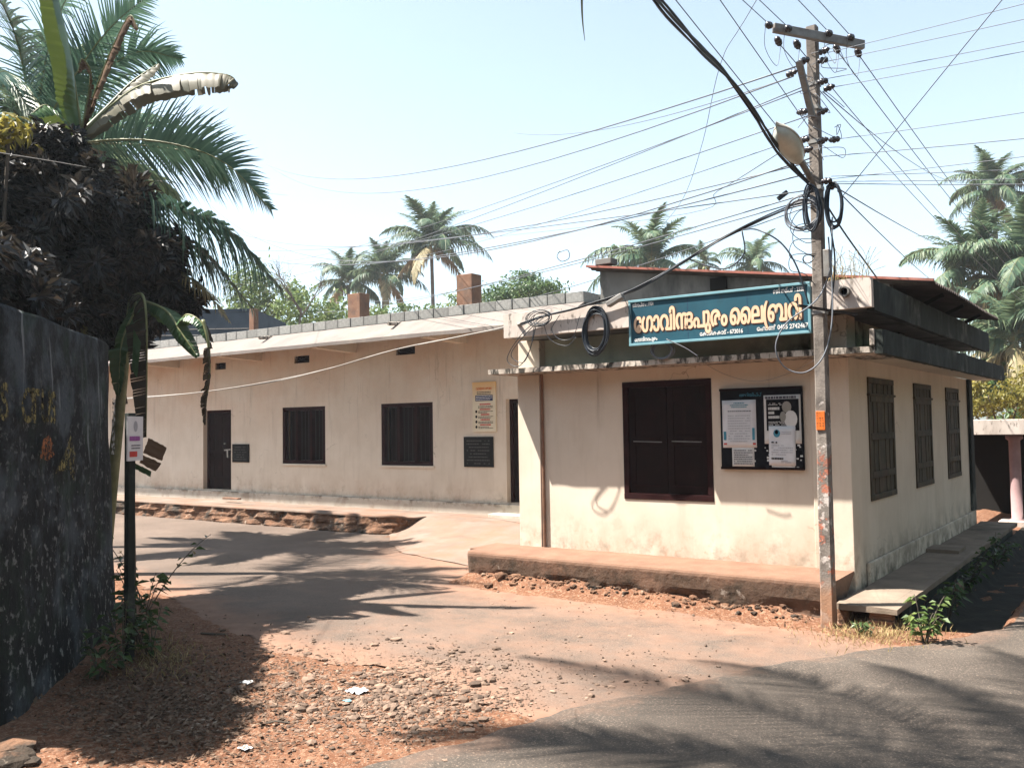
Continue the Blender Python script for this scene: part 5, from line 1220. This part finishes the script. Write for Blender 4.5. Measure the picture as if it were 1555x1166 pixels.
for k in range(26):
    px = rr.uniform(-30, 140); top = spot(px, rr.uniform(250, 380) + max(0, px-180)*.7, lerp(10.3, 12.0, max(0, px)/300)); bot = Vector((top.x + rr.uniform(-.3, .3), top.y + rr.uniform(-.2, .5), 2.4))
    g = MB(); g.tube(bez(bot, lerp(bot, top, .5) + Vector((rr.uniform(-.15, .15), 0, 0)), top, 6), [.022 - .002*i for i in range(7)], 5); g.build('stem', m_bark, hd, True)
tree('golden_shrub', 'yellow-green leafy shoots standing above the hedge at left edge', tuple(lat(-5.9, 10.2)), [around(14, 195, 9.6, (.28, .28, .16)), around(-10, 205, 9.6, (.36, .36, .25))], 320, .12, m_yellowleaf, 8, .03, 'shrub', narrow=.35)

# ------------------------------------------------------------------ small things by the wall
sp_ = thing('sign_post', 'small white sign on a dark post at the end of the mossy wall', 'sign', tuple(on(196, 1000, 'z', 0)))
pb = on(196, 1002, 'z', 0)
g = MB(); g.box(pb.x-.035, pb.x+.035, pb.y-.035, pb.y+.035, -.1, 2.22); g.build('post', m_moss, sp_, bevel=.006)
a = spot(194, 632, 8.05); su = (_R*.12 + _F*.99).normalized(); sn = Vector((su.y, -su.x, 0))
W_, H_ = .26, .40
g = MB()
def bd(x, z, l): return a + su*x + UZ*(z-H_) + sn*l
g.q(bd(0,0,0), bd(W_,0,0), bd(W_,H_,0), bd(0,H_,0)); g.q(bd(W_,0,-.012), bd(0,0,-.012), bd(0,H_,-.012), bd(W_,H_,-.012))
for q in (((0,0),(0,H_)), ((W_,0),(W_,H_)), ((0,0),(W_,0)), ((0,H_),(W_,H_))): g.q(bd(*q[0],0), bd(*q[1],0), bd(*q[1],-.012), bd(*q[0],-.012))
g.build('panel', m_paper, sp_)
tl = bd(0, H_, .002)
text_part('purple_writing', 'Medical', tl + su*.03 - UZ*.235, su, UZ, sn, .20, .07, m_inkpurple, sp_, (.001, .001)) if False else None
g = MB(); dashes(g, tl + su*.03 - UZ*.17, su, UZ, .2, .06, 1, random.Random(2), 1, .7); g.build('purple_writing', m_inkpurple, sp_)
g = MB(); dashes(g, tl + su*.06 - UZ*.25, su, UZ, .15, .05, 2, random.Random(3), 1, .4); g.build('black_writing', m_ink, sp_)
g = MB(); rect(g, tl, su, UZ, .03, .16, .315, .365); g.build('red_mark', m_inkred, sp_)
g = MB(); g.q(*blob(tl, su, UZ, .13, .09, .035, .05)); g.build('emblem', m_inklight, sp_)
g = MB(); p2 = on(205, 975, 'z', 0); g.tube([p2, spot(203, 800, 8.4), spot(201, 700, 8.4)], [.02, .018, .015], 6); g.build('stake', m_bark, sp_)

def plant(name, label, base, n, spread, hgt, size, m, seed, group=None, narrow=.6, stems=5):
    rr = random.Random(seed); t_ = thing(name, label, 'plant', tuple(base), group); base = Vector(base); g = MB(); gl = MB()
    for k in range(stems):
        a = rr.uniform(0, 6.28); tip = base + Vector((math.cos(a)*spread*rr.uniform(.3, 1), math.sin(a)*spread*rr.uniform(.3, 1), hgt*rr.uniform(.6, 1.1)))
        P = bez(base + Vector((rr.uniform(-.03,.03), rr.uniform(-.03,.03), 0)), lerp(base, tip, .5) + Vector((0, 0, hgt*.2)), tip, 10); g.tube(P, [lerp(.008, .003, i/10) for i in range(11)], 4)
        for i in range(n//stems):
            t = rr.uniform(.2, 1); p = P[min(10, int(t*10))]; b_ = rr.uniform(0, 6.28); d = Vector((math.cos(b_), math.sin(b_), rr.uniform(-.5, .4)))
            q = p + d*rr.uniform(.01, .04); l = size*rr.uniform(.6, 1.3); gl.leaf(q, d, (Vector((0,0,1)) + Vector((rr.gauss(0,.4), rr.gauss(0,.4), 0))).normalized(), l, l*narrow, .3)
    g.build('stems', m_bark, t_); gl.build('leaves', m, t_); return t_
GW = 'roadside weeds'
for px, py, n, spd, h, sz, lbl, m in (
    (215, 985, 90, .30, .95, .12, 'broad-leaved weed climbing beside the dark sign post', m_weed), (232, 1000, 70, .30, .45, .09, 'low leafy weed right of the sign post base', m_weed),
    (185, 1015, 70, .35, .6, .09, 'dark weed at the foot of the mossy wall left of the post', m_weed), (150, 1030, 60, .3, .4, .07, 'small dark weed against the mossy wall base', m_weed),
    (1405, 975, 90, .22, .42, .085, 'bright leafy weed beside the end of the drain slab', m_greenlit), (1440, 940, 80, .3, .5, .09, 'dark weed in the drain behind the bright weed', m_weed),
    (1310, 962, 50, .15, .14, .05, 'low green weed at the foot of the concrete pole', m_weed), (1470, 900, 90, .35, .55, .09, 'bushy dark weed in the middle of the drain', m_weed), (1510, 865, 90, .4, .55, .10, 'farthest dark weed in the drain beside the annex', m_weed), (1425, 905, 70, .25, .35, .08, 'weed leaning against the walkway edge', m_weed)):
    b_ = on(px, py, 'z', 0 if px < 1400 else (.0 if px == 1405 else -.18)); plant('weed', lbl, b_, n, spd, h, sz, m, px, GW)
pl_ = on(222, 930, 'z', .0); plant('weed', 'tall thin weed shoot arching toward the lane near the post', Vector((pl_.x, pl_.y, 0)), 36, .75, 1.0, .12, m_weed, 5, GW, stems=3)

# gravel, pebbles and litter
ico = bmesh.new(); bmesh.ops.create_icosphere(ico, subdivisions=1, radius=1); IV = [v.co.copy() for v in ico.verts]; IF = [tuple(v.index for v in f.verts) for f in ico.faces]; ico.free()
def stone_into(mb, p, r, rr):
    b0 = len(mb.v); sq = (rr.uniform(.7, 1.35), rr.uniform(.7, 1.35), rr.uniform(.4, .8)); a = rr.uniform(0, 6.28); ca, sa = math.cos(a), math.sin(a)
    for v in IV:
        k = rr.uniform(.7, 1.2); x, y, z = v.x*sq[0]*k, v.y*sq[1]*k, v.z*sq[2]*k
        mb.v.append((p[0] + r*(x*ca - y*sa), p[1] + r*(x*sa + y*ca), p[2] + r*(z + .12)))
    mb.f += [tuple(b0+i for i in f) for f in IF]; mb.m += [0]*len(IF)
rr = random.Random(33); g = MB()
def gz(x, y):
    return max(ground_h(x, y), .004 if (lane_in(x, y) or x > east_x(y)) else -1)
cnt = 0
while cnt < 13500:
    k = rr.random()
    if k < .62:                                  # the gravel heap between lane and road
        px, py = rr.gauss(590, 110), rr.gauss(1055, 34)
    elif k < .80: px, py = rr.uniform(150, 620), rr.uniform(985, 1166)
    elif k < .92: px, py = rr.uniform(400, 1100), rr.uniform(985, 1120)
    else: px, py = rr.uniform(740, 1330), rr.uniform(862, 990)
    if py < 960 and py < 870 + (px-740)*.16: continue
    p = on(px, py, 'z', 0)
    if p.x > east_x(p.y) - .03 and rr.random() > .03: continue
    if not (-11 < p.x < -1.5 and 2.5 < p.y < 9.3): continue
    dens = .5 + .9*nz((p.x, p.y), 1.3) + .4*nz((p.x, p.y), 4.)
    if rr.random() > dens + (.25 if k < .62 else 0): continue
    r = min(.05, rr.lognormvariate(math.log(.0062), .72)); r = r*.98 if k < .62 else r*.68
    stone_into(g, (p.x, p.y, gz(p.x, p.y)), r, rr); cnt += 1
gr_ = MB(); rq = random.Random(6)
for _ in range(260):
    x = rq.uniform(-7.3, -3.0); y = 9.44 - abs(rq.gauss(0, .11)); stone_into(gr_, (x, y, ground_h(x, y) + .005), rq.lognormvariate(math.log(.022), .55), rq)
o = gr_.build('rubble', m_laterite); o['kind'] = 'stuff'; o['label'] = 'broken laterite rubble along the foot of the annex plinth'; o['category'] = 'rubble'
o = g.build('gravel', m_stone); o['kind'] = 'stuff'; o['label'] = 'loose gravel spread over the red soil between lane and road'; o['category'] = 'gravel'
g = MB(); cnt = 0
while cnt < 8500:  # real litter, laid thick and dark to deepen the shade by the wall
    k = rr.random()
    px, py = (rr.gauss(250, 90), rr.gauss(1060, 48)) if k < .86 else ((rr.uniform(880, 1400), rr.uniform(880, 985)) if k < .93 else (rr.uniform(230, 700), rr.uniform(960, 1160)))
    p = on(px, py, 'z', 0)
    if not (-11 < p.x < -1.5 and 2.5 < p.y < 9.4) or p.x > east_x(p.y): continue
    if k > .86 and k < .93 and p.y < 8.7: continue
    if px < 200 and py < 1010: continue
    d = Vector((rr.gauss(0,1), rr.gauss(0,1), rr.gauss(0,.25))); l = rr.uniform(.015, .055)
    g.leaf(Vector((p.x, p.y, gz(p.x, p.y) + rr.uniform(.006, .02))), d, Vector((rr.gauss(0,.3), rr.gauss(0,.3), 1)).normalized(), l, l*rr.uniform(.35, .6), -.15); cnt += 1
o = g.build('leaf_litter', m_litter); o['kind'] = 'stuff'; o['label'] = 'dry fallen leaves scattered over the shaded soil'; o['category'] = 'leaves'
g = MB(); cnt = 0
while cnt < 1500:
    px, py = (rr.gauss(1330, 45), rr.gauss(965, 9)) if rr.random() < .6 else (rr.gauss(235, 40), rr.gauss(1000, 18))
    p = on(px, py, 'z', 0); d = Vector((rr.gauss(0,.5), rr.gauss(0,.5), 1)); g.leaf(Vector((p.x, p.y, gz(p.x, p.y))), d, Vector((rr.gauss(0,1), rr.gauss(0,1), .1)).normalized(), rr.uniform(.03, .12), .007, .3); cnt += 1
o = g.build('grass', m_strawgrass); o['kind'] = 'stuff'; o['label'] = 'dry grass tufts at the pole foot and wall end'; o['category'] = 'grass'
GS = 'larger loose stones on the lane'
for px, py, r, lbl in ((898, 1058, .04, 'single dark stone lying on the lane right of the gravel'), (733, 1093, .045, 'dark stone at the right edge of the gravel heap'), (668, 1092, .04, 'dark stone in the lower middle of the gravel heap'), (600, 1113, .03, 'flat dark stone near the road edge below the gravel'),
    (468, 994, .04, 'flat dark stone on the orange soil beside the shadow'), (703, 1017, .035, 'stone at the top tip of the gravel heap'), (735, 1040, .04, 'stone on the right flank of the gravel heap'), (997, 1034, .028, 'pale pebble farthest right on the lane'), (950, 1035, .03, 'pale pebble left of the farthest one on the lane'), (975, 885, .11, 'reddish laterite lump at the plinth foot'), (1455, 893, .1, 'pale stone at the drain edge')):
    g = MB(); p = on(px, py, 'z', 0); stone_into(g, (p.x, p.y, max(gz(p.x, p.y), 0)), r, random.Random(px)); tag(g.build('stone', m_laterite if r > .1 else m_stone), lbl, 'stone', GS)
GB = 'stones at the lower left corner'
for i, (px, py, r) in enumerate(((20, 1140, .14), (36, 1150, .09), (8, 1160, .13), (48, 1160, .07))):
    g = MB(); p = on(px, py, 'z', 0); stone_into(g, (p.x, p.y, 0), r, random.Random(i)); tag(g.build('corner_stone', m_laterite), ('flat pale stone on top of the lower left pile', 'small stone right of the flat pale corner stone', 'big stone at the very lower left corner', 'outermost small stone of the lower left pile')[i], 'stone', GB)
# rubbish
def crumple(name, label, px, py, r, m, seed):
    g = MB(); p = on(px, py, 'z', 0); n = 9
    g.grid([[(p.x + r*(i/(n-1)-.5)*2*(1+.2*nz((i, j), .6, seed)), p.y + r*(j/(n-1)-.5)*1.6*(1+.2*nz((j, i), .6, seed+3)), max(0, gz(p.x, p.y)) + .012 + r*.55*abs(nz((i, j), .8, seed*1.7))*(1-abs(i/(n-1)-.5)) ) for i in range(n)] for j in range(n)])
    return tag(g.build(name, m), label, 'litter')
crumple('plastic_bag', 'crumpled white plastic bag lying on the gravel', 541, 1052, .075, m_paper, 1)
crumple('plastic_scrap', 'small blue plastic scrap beside the white bag on gravel', 527, 1067, .03, m_blueframe, 2)
crumple('plastic_scrap', 'grey plastic rag lying in the shade near the burnt patch', 375, 1040, .05, m_paperw, 3)
crumple('paper_scrap', 'pale paper scrap on the shaded soil at lower middle left', 372, 1140, .04, m_paper, 4)
g = MB(); a, b_ = on(395, 1100, 'z', .01), on(440, 1097, 'z', .01); g.tube([a, lerp(a, b_, .5) + Vector((0, 0, .02)), b_], .008, 5); tag(g.build('dry_stick', m_bark), 'pale dry stick at the shadow edge beside the gravel', 'stick')
g = MB(); a, b_ = on(305, 961, 'z', .012), on(345, 963, 'z', .012); g.tube([a, b_], .012, 5); tag(g.build('dry_stick', m_bark), 'short stick lying on the red soil near the lane edge', 'stick')
g = MB(); p = on(352, 756, 'z', .39); g.box(p.x-.3, p.x+.3, p.y-.06, p.y+.06, .36, .40); tag(g.build('loose_brick', m_brick, None, bevel=.006), 'flat reddish brick lying on the ledge below the far door', 'brick')
# dry weeds on the annex roof
rr = random.Random(4); g = MB()
for k in range(60):
    x = rr.uniform(-2.9, -2.45); h = rr.uniform(.1, .38); p = Vector((x, 9.78 + rr.uniform(-.04, .1), 3.53)); g.tube(bez(p, p + Vector((rr.gauss(0,.04), 0, h*.7)), p + Vector((rr.gauss(0,.12), rr.gauss(0,.1), h)), 4), .0025, 3, False)
tag(g.build('roof_weeds', m_strawgrass), 'thin dry weeds growing on the annex roof corner', 'plant')

# porch at the right edge and the house behind the hall
por = thing('porch', 'low porch with white concrete edge and pinkish pillar at the right edge', 'building', tuple(spot(1560, 800, 17.5).xy) + (0,))
q = spot(1541, 720, 17.2); q2 = spot(1470, 650, 17.8)
pd = Vector((1, 0, 0)); pn = Vector((0, 1, 0))
def pbox(x0, x1, y0, y1, z0, z1, nm, m, bv=.01):
    g = MB(); g.box(x0, x1, y0, y1, z0, z1); return g.build(nm, m, por, bevel=bv)
zt, zb_ = on(1500, 637, 'y', q.y).z, on(1500, 660, 'y', q.y).z
pbox(q2.x-.6, -1.62, q.y-.25, q.y-.1, zb_, zt, 'fascia', m_fascia)
pbox(q2.x-.6, -1.65, q.y-.098, q.y+3, zb_+.03, zt-.03, 'roof_slab', m_grey)
m_pink = surf('pinkish_pillar', [(.3, (.34, .22, .22)), (.7, (.46, .31, .31))], 4, .9, .1, 40, .004)
g = MB(); g.lathe((q.x, q.y+.12, 0), [(.14, -.1), (.14, .12), (.10, .14), (.10, zb_-.12), (.15, zb_-.08), (.15, zb_-.001)], 14); g.build('pillar', m_pink, por, True)
pbox(q2.x-.6, -1.66, q.y+2.6, q.y+2.8, -.1, zb_+.02, 'back_wall', m_dark)
pbox(q.x-.3, -1.66, q.y-.1, q.y+.5, -.2, .1, 'floor_edge', m_fascia)
hs_ = thing('house', 'dark blue-grey house wall glimpsed through the palm fronds behind the hall', 'house', tuple(spot(340, 520, 28).xy) + (0,))
a = spot(300, 505, 28); b_ = spot(386, 505, 28); hz = spot(340, 474, 28).z
m_bluewall = surf('blue_grey_house', [(.3, (.04, .055, .075)), (.7, (.075, .095, .12))], 2, .9, .1, 30, .005)
d_ = (b_-a); d_.z = 0; d_.normalize(); nn = Vector((-d_.y, d_.x, 0))
def hb(x0, x1, y0, y1, z0, z1, nm, m):
    g = MB(); P = [a + d_*x + nn*y for x, y in ((x0, y0), (x1, y0), (x1, y1), (x0, y1))]; n = 0
    g.v = [(p.x, p.y, z0) for p in P] + [(p.x, p.y, z1) for p in P]; g.f = [(3,2,1,0),(4,5,6,7),(0,1,5,4),(1,2,6,5),(2,3,7,6),(3,0,4,7)]; g.m = [0]*6; return g.build(nm, m, hs_)
hb(-3, 1.75, 0, 4, 0, hz, 'wall', m_bluewall); hb(-3, 1.75, -.02, 4.02, hz+.003, hz+.1, 'roof', m_bluewall)
for k in range(3): hb(-1.5, 1.6, -.06, -.02, 4.85+k*.18, 4.87+k*.18, 'rail', m_fascia)
hb(.1, 1.3, -.05, -.003, 4.7, 5.0, 'window', m_dark)

# unseen trees added round the junction to cut sky fill and ground bounce
rr = random.Random(77); g = MB()
for l_, d, h, r in ((-13, 3, 4.2, 3.0), (-15, 8, 4.5, 3.0), (-11, -3, 4.6, 3.2), (-6, -7, 5, 3.5), (0, -9, 5.5, 3.8), (6, -8, 5.5, 3.8), (11, -4, 5.5, 3.6), (13, 2, 5.5, 3.4), (14, 8, 5, 3.0), (15, 14, 5, 3.0)):
    c0 = lat(l_, d, h); g.tube([lat(l_, d, 0), c0], [.3, .12], 7)
    for _ in range(1500):
        q = Vector((rr.gauss(0,1), rr.gauss(0,1), rr.gauss(0,1))).normalized()*rr.uniform(.5, 1.05); p = c0 + Vector((q.x*r, q.y*r, q.z*h*.8)); out = (q + Vector((rr.gauss(0,.4), rr.gauss(0,.4), rr.gauss(0,.4)))).normalized()
        g.leaf(p, out.cross(Vector((rr.gauss(0,1), rr.gauss(0,1), 1))), out, .75, .5, .1)
o = g.build('fill_blocking_trees', m_green); o['kind'] = 'stuff'; o['label'] = 'unseen green trees added round the road junction to cut the sky fill'; o['category'] = 'trees'

# thin haze of the hot noon air
m_haze = bpy.data.materials.new('haze'); m_haze.use_nodes = True; nt = m_haze.node_tree; nt.nodes.clear()
pv = nt.nodes.new('ShaderNodeVolumePrincipled'); pv.inputs['Color'].default_value = (.86, .93, 1, 1); pv.inputs['Density'].default_value = .0007; pv.inputs['Anisotropy'].default_value = .2
on_ = nt.nodes.new('ShaderNodeOutputMaterial'); nt.links.new(pv.outputs[0], on_.inputs['Volume'])
g = MB(); g.box(-90, 60, -40, 110, -1.6, 30); o = g.build('haze', m_haze); o['kind'] = 'stuff'; o['label'] = 'thin pale haze in the hot air'; o['category'] = 'haze'

for o in bpy.data.objects:                     # rows of print too fine to pick apart
    if o.type == 'MESH' and o.name.split('.')[0] in ('body_text', 'engraving', 'band_text', 'header_text', 'heading', 'title_line', 'black_writing', 'purple_writing', 'paper_scraps', 'plate_marks'): o['kind'] = 'stuff'
